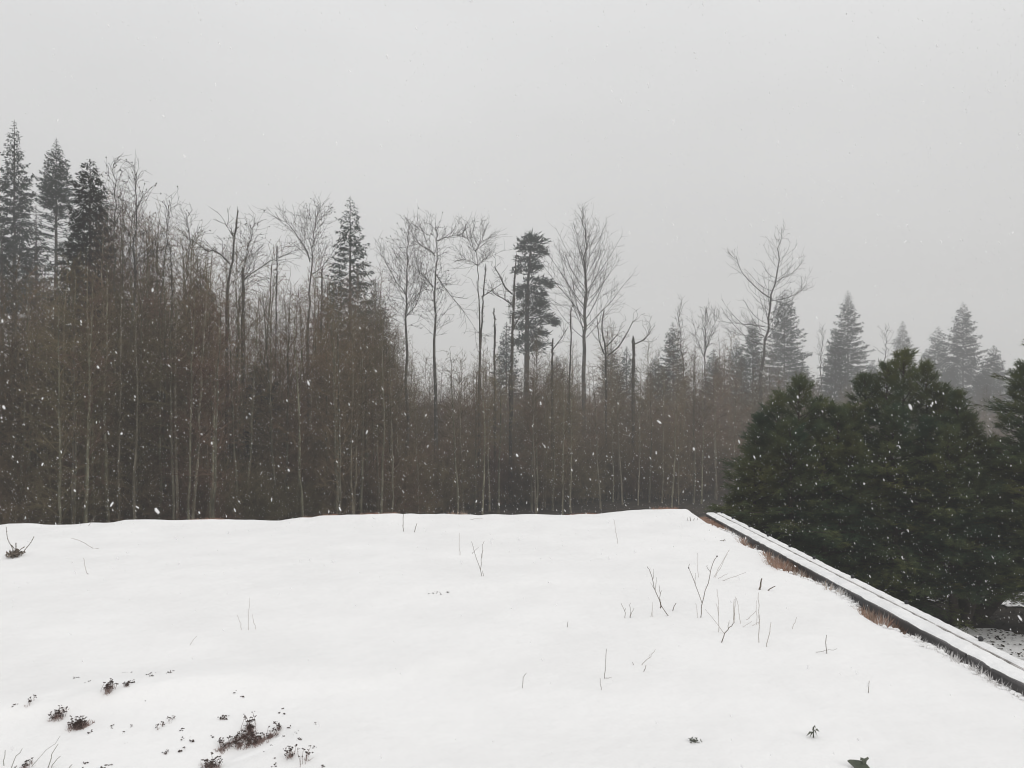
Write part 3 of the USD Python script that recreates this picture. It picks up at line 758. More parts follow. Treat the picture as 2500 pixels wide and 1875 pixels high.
hero('leaning_poplar', 'leaning bare poplar with sparse upcurved limbs, in front of the misty conifers at right', [(1908, 555), (1903, 610), (1896, 670), (1885, 730), (1876, 790), (1866, 850), (1858, 930), (1852, 990)], 66, 0.17, 850, 135, 46, 511, bark='poplar_bark', elev=(0.10, 0.50), cones=0.0, twig_r=0.0080, sub=0.75, twig=0.6, up=0.12, jit=0.06, twig_len=0.8, limb_k=0.5, profile=lambda u: (1 - u) ** 0.7,
     extra=[([(1882, 728), (1850, 705), (1820, 675), (1803, 640), (1799, 625)], 0.08), ([(1892, 690), (1910, 680), (1940, 660), (1953, 640)], 0.06), ([(1868, 798), (1830, 792), (1780, 788), (1750, 776)], 0.07), ([(1862, 824), (1820, 818), (1780, 812)], 0.06), ([(1880, 735), (1930, 725), (1955, 712), (1971, 690)], 0.06)])
hero('thin_tree', 'thin bare tree with a broom of twigs above the narrow grey conifer', [(1664, 742), (1660, 790), (1665, 850), (1672, 930)], 64, 0.10, 840, 35, 16, 512, elev=(0.9, 1.2), cones=0.02, twig_r=0.010, sub=0.45, twig=0.4)
hero('thin_tree', 'slender many-stemmed bare tree between the narrow grey conifer and the leaning poplar', [(1722, 755), (1723, 800), (1722, 860), (1722, 940)], 64, 0.11, 880, 60, 24, 513, elev=(0.9, 1.2), cones=0.02, twig_r=0.010, sub=0.45, twig=0.4, extra=[([(1724, 850), (1738, 810), (1752, 780)], 0.06), ([(1720, 870), (1706, 830), (1700, 790)], 0.05)])
hero('thin_tree', 'small bare tree with a few cones above the tip of the near evergreens', [(2160, 800), (2163, 840), (2160, 900)], 88, 0.12, 880, 48, 12, 514, elev=(0.5, 0.9), cones=0.15, twig_r=0.012, sub=0.6, twig=0.5)
hero('thin_tree', 'pale bare twiggy tree in the mist between the leaning poplar and the broad lone conifer', [(2010, 800), (2006, 850), (2004, 920)], 95, 0.12, 900, 40, 16, 515, elev=(0.9, 1.2), cones=0.0, twig_r=0.012, sub=0.6, twig=0.5)

# --- dead trunks with broken tops
def snag(label, pts, Y, r_top, r_low, seed, limbs=(), rough=0.25):
    r = np.random.default_rng(seed)
    path = px_path(pts, Y, n=26, rng=r, wob=0.012)
    org = path[0].copy()
    path = path - org
    rad = 0.54 * np.linspace(r_low, r_top, len(path)) * r.uniform(1 - rough, 1 + rough, len(path))
    t = thing('dead_tree', label, 'dead tree', org)
    # shaggy surface of broken twig stumps and moss
    st = []
    for k in range(60):
        s = r.uniform(0.25, 1.0) * (len(path) - 1); i = min(int(s), len(path) - 2)
        p = path[i] + (path[i + 1] - path[i]) * (s - i)
        a = r.uniform(0, 6.28)
        d = np.array([math.cos(a), math.sin(a), r.uniform(-0.2, 0.8)])
        st.append((np.array([p, p + unit(d) * (rad[i] + r.uniform(0.02, 0.14))]), np.array([0.022, 0.008])))
    tip = path[-1]
    st += [(np.array([tip, tip + np.array([r.normal(0, 0.05), r.normal(0, 0.05), r.uniform(0.15, 0.4)])]), np.array([r_top * 0.6, 0.006])) for _ in range(3)]
    obj(t, 'trunk', tubes([(path, rad)], 8), 'dead_wood')
    obj(t, 'stubs', tubes(st, 3), 'dead_wood', kind='stuff')
    for poly, rr in limbs:
        e = np.array([at(x, y, Y) for x, y in poly]) - org
        e += r.normal(0, 0.03, e.shape)
        l = [(e, np.linspace(rr * 0.75, rr * 0.3, len(e)))]
        for k in range(len(e) - 1):
            for _ in range(2):
                d = unit(e[k + 1] - e[k])
                o, _s = limb(e[k] + (e[k + 1] - e[k]) * r.random(), unit(d + perp(d, r) * 0.9 + np.array([0, 0, .2])), r.uniform(0.3, 1.0), 0.014, r, sub=0.35, twig=0.35, twig_r=0.008)
                l += o
        obj(t, 'limb', tubes(l, 4), 'dead_wood')
snag('tallest dead trunk, leaning right with a broken tip, among the alders at left', [(580, 523), (574, 570), (566, 640), (557, 700), (554, 790)], 34, 0.05, 0.14, 601, [([(562, 645), (540, 620), (520, 612), (505, 612)], 0.05), ([(572, 585), (560, 560), (548, 545)], 0.035)])
snag('short thick dead trunk with a split top just right of the tallest leaning one', [(593, 665), (594, 720), (593, 800)], 37, 0.13, 0.17, 602)
snag('thin dead pole with a branch near its tip between the wide alders at left', [(416, 610), (419, 670), (420, 760)], 35, 0.04, 0.08, 603)
snag('thin dead pole behind the alders left of the pointed spruce', [(676, 612), (676, 660), (674, 760)], 42, 0.05, 0.09, 604)
snag('short dead pole just right of the straight dark alder trunk', [(786, 662), (786, 720), (784, 800)], 42, 0.07, 0.10, 605)
snag('slim dead trunk close beside the forked slim tree, leaning slightly right', [(1186, 655), (1180, 720), (1176, 790), (1171, 900)], 45, 0.05, 0.13, 606, [([(1174, 725), (1195, 712), (1222, 695)], 0.04)])
snag('short rough dead pole standing alone between the slim trees and the pine', [(1206, 762), (1208, 800), (1207, 860), (1208, 960)], 46, 0.08, 0.14, 607)
snag('thick dark dead trunk with two long limbs reaching left, directly before the pine', [(1260, 630), (1256, 690), (1253, 760), (1250, 850), (1247, 960)], 46, 0.05, 0.25, 608, [([(1251, 718), (1232, 700), (1218, 670), (1207, 650)], 0.06), ([(1250, 745), (1230, 730), (1210, 718), (1198, 710)], 0.05), ([(1254, 800), (1265, 775), (1280, 755)], 0.05), ([(1247, 790), (1244, 760), (1244, 748)], 0.04)])
snag('slim dead trunk with a bent tip crossing the left limbs of the great poplar', [(1399, 745), (1393, 770), (1394, 830), (1390, 960)], 50, 0.05, 0.12, 609, [([(1349, 855), (1370, 825), (1388, 800)], 0.05)])
snag('dead trunk with two upswept broken limbs just right of the great poplar trunk', [(1473, 768), (1470, 810), (1478, 850), (1480, 960)], 50, 0.06, 0.14, 610, [([(1485, 868), (1510, 850), (1530, 815), (1546, 782)], 0.07), ([(1480, 845), (1498, 828), (1512, 810)], 0.06), ([(1476, 862), (1462, 830), (1455, 770)], 0.06)])
snag('broken grey stump with one long limb rising right, right of the great poplar', [(1546, 830), (1547, 860), (1546, 960)], 52, 0.17, 0.20, 611, [([(1551, 840), (1572, 828), (1584, 815), (1590, 806)], 0.06)])
snag('short dead stub low in the thicket left of the great poplar', [(1349, 838), (1348, 880), (1348, 970)], 48, 0.10, 0.13, 612)

# --- the near evergreens right of the roof
def evergreen(label, leaders, Y, seed, low=0.45, n=3600):
    """leaders: (px, top row, radius m, metres nearer (-) or farther (+)); each carries tiers of feathery boughs."""
    r = np.random.default_rng(seed)
    px0 = leaders[0][0]
    b = at(px0, HZ, Y)
    org = np.array([b[0], Y, -0.05])
    t = thing('evergreen', label, 'tree', org)
    BASE, DIR, LEN, SIDE, limbs, trunks = [], [], [], [], [], []
    for (px, top, R, dy) in leaders:
        a = at(px, top, Y + dy) - org
        H = a[2]
        nb = int(26 * H * R / 3) + 30
        for k in range(nb):
            u = (k + r.random()) / nb
            z = low + (H - low) * u ** 0.9
            az = k * 2.399 + r.uniform(-0.5, 0.5)
            el = 0.12 + 1.0 * u ** 3 + r.normal(0, 0.12)
            L = R * min(1.0, 1.5 * (1 - u) ** 0.80) * (r.uniform(0.55, 1.25) if r.random() < 0.82 else r.uniform(1.25, 1.6)) + 0.16
            out = np.array([math.cos(az) * math.cos(el), math.sin(az) * math.cos(el), math.sin(el)])
            sd = np.array([-math.sin(az), math.cos(az), 0])
            root = np.array([a[0] + 0.08 * (1 - u) * r.normal(), a[1], z])
            s = np.linspace(0, 1, 5)
            ax = root + out * (s * L)[:, None] + np.array([0, 0, 1.0]) * (-0.10 * L * s ** 2 + 0.05 * L * s ** 4)[:, None]
            limbs.append((ax, np.linspace(0.012 + 0.008 * L, 0.004, 5)))
            m = int(n / nb * (0.35 + 0.65 * L / R)) + 6
            ss = 0.22 + 0.80 * r.random(m) ** 0.75
            lat = r.normal(0, 0.5, m) * (0.30 * L * np.clip(1.15 - ss, 0.12, 1) + 0.04)
            p = root + out * (ss * L)[:, None] + sd * lat[:, None] + np.array([0, 0, 1.0]) * (-0.10 * L * ss ** 2 + r.normal(0, 0.045, m))[:, None]
            d = unit(out + sd * (np.sign(lat) * r.uniform(0.1, 0.9, m))[:, None] + r.normal(0, 0.22, (m, 3)) + np.array([0, 0, 0.10]))
            BASE.append(p); DIR.append(d); LEN.append(r.uniform(0.13, 0.34, m)); SIDE.append(np.broadcast_to(sd, (m, 3)))
        trunks.append((np.array([[a[0] * 0.3, a[1] * 0.3, 0], [a[0] * 0.9, a[1], H * 0.3], [a[0], a[1], H * 0.7], [a[0], a[1], H * 0.985]]), np.array([0.13, 0.09, 0.04, 0.006])))
    base, d, L = np.vstack(BASE), np.vstack(DIR), np.concatenate(LEN)
    n = len(base)
    side = unit(np.cross(d, np.array([0, 0, 1.0])) + r.normal(0, 0.3, (n, 3)))
    V, F, off = [], [], 0
    for k in range(9):              # each spray: a midrib and four pairs of side shoots, drooping at the tip
        if k == 0:
            b0, dd, l, w = base, d, L, 0.014
        else:
            q = 0.10 + 0.20 * ((k - 1) // 2) + r.uniform(-0.05, 0.05, n)
            sg = 1.0 if k % 2 else -1.0
            b0 = base + d * (L * q)[:, None] + np.array([0, 0, -1]) * (L * q * q * 0.15)[:, None]
            dd = unit(d * 0.8 + side * sg * 0.7 + np.array([0, 0, -0.10]) + r.normal(0, 0.12, (n, 3)))
            l, w = L * (0.66 - 0.5 * q) * r.uniform(0.7, 1.2, n), 0.020
        sv = unit(np.cross(dd, unit(r.normal(0, 0.6, (n, 3)) + np.array([0, 0, 1.0]))))
        v = np.stack([b0 - sv * w * 0.5, b0 + sv * w * 0.5, b0 + dd * l[:, None] + np.array([0, 0, -1]) * (l * 0.10)[:, None]], 1).reshape(-1, 3)
        V.append(v); F.append(np.arange(n * 3).reshape(-1, 3) + off); off += n * 3
    obj(t, 'crown', (np.vstack(V), np.vstack(F)), 'hemlock')
    obj(t, 'trunk', tubes(trunks, 8), 'brown_trunk', smooth=True)
    obj(t, 'limbs', tubes(limbs, 3), 'brown_trunk', kind='stuff')
    return t
evergreen('left one of the near evergreens, dark and lower, closest to the parapet corner', [(1950, 940, 1.25, 0), (1898, 985, 1.1, -0.3), (1858, 1030, 1.0, 0.2), (1998, 990, 1.1, 0.3), (1842, 1110, 1.0, -0.4), (1930, 1050, 1.1, -0.9), (1812, 1215, 0.8, 0.0)], 21.0, 31)
evergreen('tallest near evergreen, its round dark head standing highest of them', [(2205, 872, 1.25, 0), (2165, 902, 1.1, -0.3), (2262, 905, 1.15, 0.2), (2112, 930, 1.0, 0.3), (2300, 960, 1.1, -0.2), (2180, 1010, 1.2, -1.0), (2085, 1010, 1.0, -0.4), (2260, 1040, 1.2, -1.0)], 21.2, 32)
evergreen('olive near evergreen with a slanting leader right of the tallest one', [(2338, 976, 0.75, 0), (2362, 1035, 0.95, -0.2), (2318, 1060, 1.1, -0.6), (2412, 1088, 1.0, 0.0), (2455, 1130, 1.0, -0.2), (2385, 1180, 1.1, -0.8), (2490, 1210, 0.9, 0.3)], 20.2, 33, low=0.95)
evergreen('near evergreen cut off by the right edge, side boughs reaching into view', [(2570, 790, 1.6, 0), (2500, 905, 0.8, -0.2), (2530, 1040, 1.2, -0.5), (2495, 1120, 0.8, 0.2)], 19.5, 34, low=0.95)
evergreen('low bushy near evergreen filling the gap between the left and the tallest one', [(2045, 1005, 1.0, 0), (2010, 1060, 1.0, -0.3), (2080, 1080, 1.0, -0.3)], 20.4, 35)

# ------------------------------------------------------------------ open ground right of the roof
pA = wavy(15.5, 25.0, 6.0, 3.4, 3)
tag(obj(None, 'snow_ground', flat_sheet(pA, 0.05, 0.2), 'snow', smooth=True), kind='structure')
pC = Polygon([(-60, -60), (60, -60), (60, 4), (30, 9), (9, 9), (9, 1.0), (-16, 1.0), (-17, 15), (-40, 15), (-60, 12)])
tag(obj(None, 'snow_ground', flat_sheet(pC, 0.04, 1.0), 'snow', smooth=True), kind='structure')
pB = wavy(10.4, 17.6, 3.0, 2.3, 8, amp=0.25).union(wavy(8.2, 14.8, 2.4, 2.2, 9)).union(wavy(6.5, 11.8, 2.0, 2.6, 10)).union(wavy(5.6, 8.0, 1.4, 3.0, 11))
tag(obj(None, 'snow_ground', flat_sheet(pB, 0.045, 0.12), 'snow', smooth=True), kind='structure')
lr = np.random.default_rng(55)
n = 5200
lx, ly = lr.uniform(5.0, 15, n), lr.uniform(12, 22, n)
keep = (fb(lx, ly, 1.1, 71) + 0.22 * fb(lx, ly, 0.35, 72)) > -0.06
lx, ly = lx[keep], ly[keep]
lv, lf = blades(np.stack([lx, ly, ground_z(lx, ly) + 0.06], 1), np.stack([lr.normal(0, 1, len(lx)), lr.normal(0, 1, len(lx)), lr.normal(0.1, 0.2, len(lx))], 1), lr.uniform(0.05, 0.16, len(lx)), lr.uniform(0.03, 0.08, len(lx)), lr, 0.7)
tag(obj(None, 'fallen_leaves', (lv, lf), 'litter'), 'dark fallen leaves and needles strewn over the thin snow under the evergreens', 'leaf litter', kind='stuff')

# ------------------------------------------------------------------ dry plants along the parapet
def tuft(rng, n, w, h, splay=0.5, bw=0.006):
    b = np.stack([rng.normal(0, w * 0.4, n), rng.normal(0, w * 0.4, n), np.zeros(n)], 1)
    d = np.stack([rng.normal(0, splay, n), rng.normal(0, splay, n), np.ones(n)], 1)
    return blades(b, d, h * rng.uniform(0.4, 1.1, n), bw, rng, 0.2)
tr_ = np.random.default_rng(91)
def strip_plants(name, label, y0, y1, n, mats, hmax, xlo=0.0, group=None):
    t = thing(name, label, 'plants', (X_IN, (y0 + y1) / 2, CAP_Z - 0.16), group=group)
    for mat, share, nm in mats:
        parts = []
        for _ in range(int(n * share)):
            y = tr_.uniform(y0, y1)
            fade = math.sin(math.pi * (y - y0) / (y1 - y0)) ** 0.5
            g = float(gap(y))
            x = X_IN - tr_.uniform(0.01, max(0.03, g + xlo))
            v, f = tuft(tr_, 14, 0.06, (0.5 if y > 12.6 else 1.0) * hmax * (0.45 + 0.55 * fade) * tr_.uniform(0.6, 1.1), 0.45, 0.007)
            z = (CAP_Z - (0.10 if y > 12.6 else 0.17) if x > X_IN - g else float(roof_z(x, y)) - 0.03)
            parts.append((v + np.array([x - X_IN, y - (y0 + y1) / 2, z - (CAP_Z - 0.16)]), f))
        obj(t, nm, join(parts), mat, kind='stuff')
STRIPS = [('rust-brown sedum bank at the far corner of the parapet', 12.5, 14.05, 260, [('rust_grass', 0.85, 'sedum'), ('dry_grass', 0.15, 'grass')], 0.19, 0.05),
          ('frosted dry grass fringe next below the rust-brown corner bank', 11.6, 12.6, 50, [('frosted', 0.8, 'frosted_grass'), ('rust_grass', 0.2, 'grass')], 0.13, 0.08),
          ('small brown sedum bank half way to the far corner', 10.75, 11.6, 60, [('rust_grass', 0.5, 'sedum'), ('dry_grass', 0.3, 'grass'), ('frosted', 0.2, 'frosted_grass')], 0.17, 0.06),
          ('largest dry brown grass bank along the middle of the parapet', 9.0, 10.4, 240, [('rust_grass', 0.45, 'sedum'), ('dry_grass', 0.45, 'grass'), ('frosted', 0.1, 'frosted_grass')], 0.21, 0.06),
          ('frosted grass fringe between the two larger brown banks', 7.75, 9.0, 70, [('frosted', 0.85, 'frosted_grass'), ('dry_grass', 0.15, 'grass')], 0.13, 0.09),
          ('nearest brown grass bank along the parapet', 6.85, 7.7, 100, [('rust_grass', 0.4, 'sedum'), ('dry_grass', 0.5, 'grass'), ('frosted', 0.1, 'frosted_grass')], 0.19, 0.05),
          ('nearest frosted grass fringe at the lower end of the parapet', 5.2, 6.8, 90, [('frosted', 0.95, 'frosted_grass'), ('dry_grass', 0.05, 'grass')], 0.12, 0.09)]
for lab, y0, y1, n, mats, h, xl in STRIPS:
    strip_plants('dry_plants', lab, y0, y1, n, mats, h, xl)
# the sedum-grown bank of soil that fills the corner between the snow and the cap
by = np.linspace(12.2, 14.12, 70)
bu = np.linspace(0, 1, 16)
g_ = np.array([float(gap(y)) for y in by])
BX = (X_IN - 0.006) - (g_ + 0.16)[:, None] * bu[None]
BY = np.broadcast_to(by[:, None], BX.shape)
fade = np.clip((by - 12.2) / 0.5, 0, 1)[:, None]
BZ = CAP_Z - 0.15 + (0.095 + 0.05 * fb(BX, BY, 0.09, 81)) * fade - 0.05 * bu[None] ** 2
i_, j_ = np.meshgrid(np.arange(len(by) - 1), np.arange(len(bu) - 1), indexing='ij')
a_ = i_ * len(bu) + j_
q_ = np.stack([a_, a_ + len(bu), a_ + len(bu) + 1, a_ + 1], -1).reshape(-1, 4)
obj(bld, 'corner_soil', (np.stack([BX, BY, BZ], -1).reshape(-1, 3), np.vstack([q_[:, [0, 1, 2]], q_[:, [0, 2, 3]]])), 'corner_sedum', smooth=True)
# crumbs of snow piled on the plants at the edge
parts = []
base = trimesh.creation.icosphere(1, 1.0)
for _ in range(900):
    y = 4.2 + 9.0 * tr_.random() ** 1.3
    bank = max(math.exp(-((y - c) / w) ** 2) for c, w in ((13.7, 0.9), (11.15, 0.4), (9.6, 0.6), (7.25, 0.4)))
    if tr_.random() < bank * 0.95:
        continue
    x = X_IN - float(gap(y)) + tr_.normal(-0.03, 0.035)
    x = min(x, X_IN - 0.015)
    r = tr_.uniform(0.007, 0.022)
    v = np.array(base.vertices) * r * tr_.uniform(0.7, 1.3, (len(base.vertices), 1)) * np.array([1, 1.2, 0.8])
    z = max(float(roof_z(min(x, X_IN - float(gap(y)) - 0.01), y)), CAP_Z - 0.13) + r * 0.4
    parts.append((v + np.array([x, y, z]), np.array(base.faces)))
obj(SNOW, 'snow_crumbs', join(parts), 'cap_snow', smooth=True, kind='stuff')
# red-brown tops along the far edge
for lab, px0, px1, n, h in (('reddish sedum tops peeking over the far snow edge left of the middle', 735, 820, 60, 0.12), ('long reddish sedum fringe at the far snow edge near the middle', 870, 970, 70, 0.12),
                            ('small reddish sedum fringe behind the far snow edge right of the middle', 1385, 1460, 50, 0.12), ('reddish sedum tops behind the far snow edge near the parapet corner', 1590, 1660, 50, 0.13),
                            ('reddish grass tops at the far snow edge in the left quarter', 460, 550, 60, 0.11), ('pale grass tuft at the far snow edge behind the two upright sticks', 1095, 1140, 14, 0.22)):
    x0, x1 = (px0 - 1250) / FP * 13.9, (px1 - 1250) / FP * 13.9
    xm = (x0 + x1) / 2
    crest = np.linspace(13.0, 14.0, 40)
    yc = float(crest[np.argmin([(EYE - float(roof_z(xm, y))) / y for y in crest])]) + 0.06
    t = thing('far_fringe', lab, 'plants', (xm, yc, float(roof_z(xm, yc)) - 0.03))
    parts = []
    for _ in range(n):
        x = tr_.uniform(x0, x1)
        v, f = tuft(tr_, 10, 0.05, h * 0.75 * tr_.uniform(0.5, 1.0), 0.6, 0.008)
        parts.append((v + np.array([x - xm, tr_.uniform(-0.02, 0.10), float(roof_z(x, yc)) - float(roof_z(xm, yc))]), f))
    obj(t, 'blades', join(parts), 'rust_grass' if 'reddish' in lab else 'dry_grass', kind='stuff')

# ------------------------------------------------------------------ sticks and stems standing in the snow
sr = np.random.default_rng(17)
def stick(name, label, lines, mat='stem_dark', cat='twig', group=None, buds=()):
    """lines: list of (pixel polyline from the foot upwards, width in px). The first line's foot stands in the snow."""
    f = foot(*lines[0][0][0])
    Y = f[1]
    t = thing(name, label, cat, f, group=group)
    lean = sr.normal(0, 0.12)
    for k, (pl, w) in enumerate(lines):
        p = np.array([at(x, y, Y) for x, y in pl]) - f
        if k == 0:
            p[0] -= (p[1] - p[0]) / (np.linalg.norm(p[1] - p[0]) + 1e-9) * 0.03
        p[:, 1] += p[:, 2] * lean
        n = max(4, 2 * len(p))
        s = np.linspace(0, 1, len(p)); tt = np.linspace(0, 1, n)
        pp = np.stack([np.interp(tt, s, p[:, c]) for c in range(3)], 1)
        pp[1:-1] += sr.normal(0, 0.0035, (n - 2, 3))
        r = 0.74 * w / FP * Y / 2
        obj(t, 'stem', tubes([(pp, np.linspace(r, r * 0.6, n))], 5), mat)
    for (x, y, s) in buds:
        p = at(x, y, Y) - f
        p[1] += p[2] * lean
        obj(t, 'bud', dots([p], s / FP * Y / 2, sr), 'sedum_head')
    return t
Z6 = lambda pts: [(1500 + 0.2893 * x, 1340 + 0.2893 * y) for x, y in pts]
Z8 = lambda pts: [(960 + 0.18987 * x, 1230 + 0.18987 * y) for x, y in pts]
Z7 = lambda pts: [(0.18987 * x, 1260 + 0.18987 * y) for x, y in pts]
Z1 = lambda pts: [(0.18987 * x, 1560 + 0.18987 * y) for x, y in pts]
D = 'stem_dark'; PL = 'stem_pale'
stick('dry_weed', 'tall forked dry stem with a bud on each tip, nearest to the two dark stubs', [(Z6([(728, 580), (746, 470), (788, 330), (822, 205), (858, 110), (884, 76)]), 2.8), (Z6([(746, 470), (692, 305), (640, 180), (648, 138)]), 2.2), (Z6([(822, 205), (795, 165), (800, 150)]), 1.6), (Z6([(692, 305), (696, 215)]), 1.3)], D, buds=[(*Z6([(884, 75)])[0], 4.5), (*Z6([(638, 172)])[0], 5)])
stick('dry_weed', 'branched dark twig with several side shoots, left of the tall forked stem', [(Z6([(455, 565), (395, 475), (345, 350), (325, 262), (295, 175), (278, 152)]), 2.6), (Z6([(325, 262), (330, 170)]), 1.6), (Z6([(345, 350), (355, 240)]), 1.5), (Z6([(345, 350), (305, 285)]), 1.4), (Z6([(390, 495), (384, 400), (378, 310)]), 2.0), (Z6([(386, 400), (402, 350)]), 1.4), (Z6([(388, 500), (392, 460), (388, 430)]), 4.5)], D)
stick('dry_weed', 'small forked twig, left one of a pair, left of the branched dark twig', [(Z6([(95, 585), (88, 525), (56, 460)]), 1.8), (Z6([(88, 525), (96, 500)]), 1.4)], D)
stick('dry_weed', 'small forked twig, right one of a pair, left of the branched dark twig', [(Z6([(135, 582), (137, 520), (140, 462)]), 1.8), (Z6([(135, 582), (150, 535), (168, 503)]), 1.7)], D)
stick('dry_weed', 'two short pale stalks side by side below the branched dark twig', [(Z6([(312, 575), (321, 510), (321, 450)]), 1.6), (Z6([(325, 575), (328, 530)]), 1.3)], PL)
stick('dry_weed', 'short bent stick just right of the branched dark twig', [(Z6([(490, 524), (500, 490), (520, 455)]), 3.0)], D)
stick('dry_stick', 'thick dark upright stub with a jagged tip, left of a pair near the parapet', [(Z6([(1226, 344), (1235, 300), (1246, 250)]), 7.0), (Z6([(1218, 344), (1236, 342)]), 3)], D, cat='stick')
stick('dry_stick', 'short dark slanting stick, right of a pair near the parapet', [(Z6([(1288, 353), (1320, 332), (1357, 314)]), 4.5)], D, cat='stick')
stick('dry_weed', 'dark forked stick bending right, lowest of the stem group', [(Z6([(903, 790), (930, 730), (958, 668), (985, 645), (1000, 625)]), 3.4), (Z6([(958, 668), (965, 600)]), 1.8)], D)
stick('dry_weed', 'sheaf of pale stalks behind the dark forked stick', [(Z6([(1002, 630), (1008, 540), (1018, 430)]), 2.2), (Z6([(1014, 625), (1022, 530), (1032, 410)]), 1.6), (Z6([(1074, 690), (1058, 580), (1036, 420)]), 1.8), (Z6([(1010, 600), (1024, 450)]), 1.4)], PL)
stick('dry_weed', 'tall pale stalk leaning left between the forked stem and the stalk sheaf', [(Z6([(879, 702), (876, 560), (865, 420), (856, 330)]), 1.9), (Z6([(874, 560), (850, 450)]), 1.4)], PL)
stick('dry_weed', 'long pale stalk fallen across the foot of the leaning tall one', [(Z6([(925, 710), (860, 630), (765, 510)]), 1.6)], PL)
stick('dry_weed', 'tall pale upright stalk straight below the thick dark stub', [(Z6([(1222, 790), (1228, 640), (1234, 500), (1230, 380)]), 2.4), (Z6([(1220, 640), (1228, 560)]), 1.4)], PL)
stick('dry_weed', 'thin pale stalk with a cross piece left of the tall upright one', [(Z6([(1197, 640), (1202, 540), (1205, 440)]), 1.5), (Z6([(1115, 600), (1160, 560), (1200, 525)]), 1.6)], PL)
stick('dry_weed', 'rough pale stalk leaning right, right of the tall upright one', [(Z6([(1290, 828), (1312, 730), (1335, 630)]), 2.6)], PL)
stick('dry_weed', 'thin pale stalk lying flat between the stalk sheaf and the upright stalk', [(Z6([(1088, 660), (1160, 612)]), 1.5)], PL)
stick('dry_weed', 'short faint stalk lying flat right of the tall upright one', [(Z6([(1158, 650), (1222, 615)]), 1.4)], PL)
stick('dry_weed', 'short lone pale stalk leaning right below the two dark stubs', [(Z6([(1502, 678), (1525, 625), (1544, 578)]), 1.7)], PL)
stick('dry_weed', 'lone knotted stick with a thin straw across its foot, towards the parapet', [(Z6([(1790, 884), (1788, 810), (1795, 730)]), 2.8), (Z6([(1700, 872), (1790, 858), (1880, 842)]), 1.5)], D)
stick('dry_weed', 'lone short upright stick, farthest to the right on the snow', [(Z6([(2141, 1215), (2146, 1110)]), 2.6)], D)
stick('dry_weed', 'bent twig with a forked tip in the middle foreground', [(Z6([(235, 980), (285, 912), (310, 895), (340, 840)]), 2.0), (Z6([(290, 910), (290, 888)]), 1.3)], PL)
stick('dry_weed', 'short dark stick just below the bent twig with the forked tip', [(Z6([(252, 1035), (267, 982)]), 2.6)], D)
stick('dry_weed', 'tiny stub left of the bent twig with the forked tip', [(Z6([(156, 978), (153, 955)]), 2.2)], D)
stick('dry_weed', 'pair of long pale stalks leaning far right behind the tall forked stem', [(Z6([(838, 240), (890, 140), (965, 5)]), 1.6), (Z6([(852, 242), (900, 145), (950, 40)]), 1.4)], PL)
stick('dry_weed', 'pale straws lying flat right of the leaning pair', [(Z6([(915, 270), (1000, 238), (1112, 200)]), 1.5), (Z6([(875, 250), (960, 210)]), 1.3)], PL)
stick('dry_weed', 'faint thin stalk standing behind the tall forked stem', [(Z6([(711, 240), (707, 130), (708, 40)]), 1.3)], PL)
stick('dry_weed', 'short pale stalk at the foot of the tall forked stem', [(Z6([(705, 580), (695, 520), (684, 455)]), 1.5)], PL)
stick('dry_weed', 'upright dark stick with a knot, left of a pair at the far snow edge', [(Z8([(132, 355), (126, 280), (130, 130)]), 2.4), (Z8([(128, 285), (118, 275)]), 2)], D)
stick('dry_weed', 'short slanting dark stick, right of a pair at the far snow edge', [(Z8([(278, 365), (288, 300), (306, 250)]), 2.4)], D)
stick('dry_weed', 'crossed long stems like a narrow letter V in the middle of the snow', [(Z8([(1142, 930), (1118, 850), (1050, 650), (1005, 490)]), 1.8), (Z8([(1120, 855), (1138, 700), (1140, 600), (1168, 490)]), 1.8), (Z8([(1160, 935), (1143, 860)]), 1.6), (Z8([(1015, 650), (1040, 615), (1098, 565)]), 1.3), (Z8([(1140, 700), (1156, 600)]), 1.2)], D)
stick('dry_weed', 'single faint upright stalk left of the narrow crossed stems', [(Z8([(857, 660), (850, 520), (852, 370)]), 1.5)], PL)
stick('dry_weed', 'thin faint stalk leaning left between the crossed stems and the parapet corner', [(1508, 1327), (1504, 1300), (1499, 1268)] and [([(1508, 1327), (1504, 1300), (1499, 1268)], 1.4)], PL)
stick('dry_weed', 'faint straws lying near the far snow edge right of the grass tuft', [(Z8([(990, 202), (1060, 192), (1150, 186)]), 1.3)], PL)
stick('dry_weed', 'two short stalks leaning apart at the far left snow edge', [(Z7([(1140, 125), (1175, 70), (1215, 20)]), 1.8), (Z7([(1035, 130), (1028, 95)]), 1.3)], PL)
stick('dry_weed', 'curved faint reddish straw lying on the snow at left', [(Z7([(1240, 415), (1195, 418), (1120, 370), (1020, 320), (900, 290)]), 2.0)], PL)
stick('dry_weed', 'faint slanting straw below the curved reddish one', [(Z7([(1140, 745), (1120, 745), (1085, 650), (1060, 545)]), 1.7)], PL)
stick('dry_weed', 'group of three thin pale stalks left of the middle of the snow', [([(606, 1538), (606, 1500), (609, 1460)], 1.5), ([(590, 1540), (586, 1520), (578, 1502)], 1.4), ([(624, 1536), (618, 1515), (616, 1500)], 1.3)], PL)
stick('dry_weed', 'short slanting straw left of the three thin pale stalks', [([(465, 1574), (480, 1553)], 1.5)], PL)
stick('dry_weed', 'short bent stalk in the middle foreground left of the tall stick', [([(1277, 1680), (1276, 1655), (1285, 1640)], 2.0)], D)
stick('dry_weed', 'tall thin stick in the middle foreground', [([(1477, 1657), (1478, 1620), (1480, 1582)], 2.2), ([(1478, 1655), (1494, 1653)], 1.2)], D)
stick('dry_weed', 'small stick just below the tall thin one in the middle foreground', [([(1468, 1684), (1465, 1655)], 1.9)], D)
stick('dry_weed', 'tiny dark stub above the middle foreground', [([(1385, 1531), (1387, 1518)], 2.4)], D)
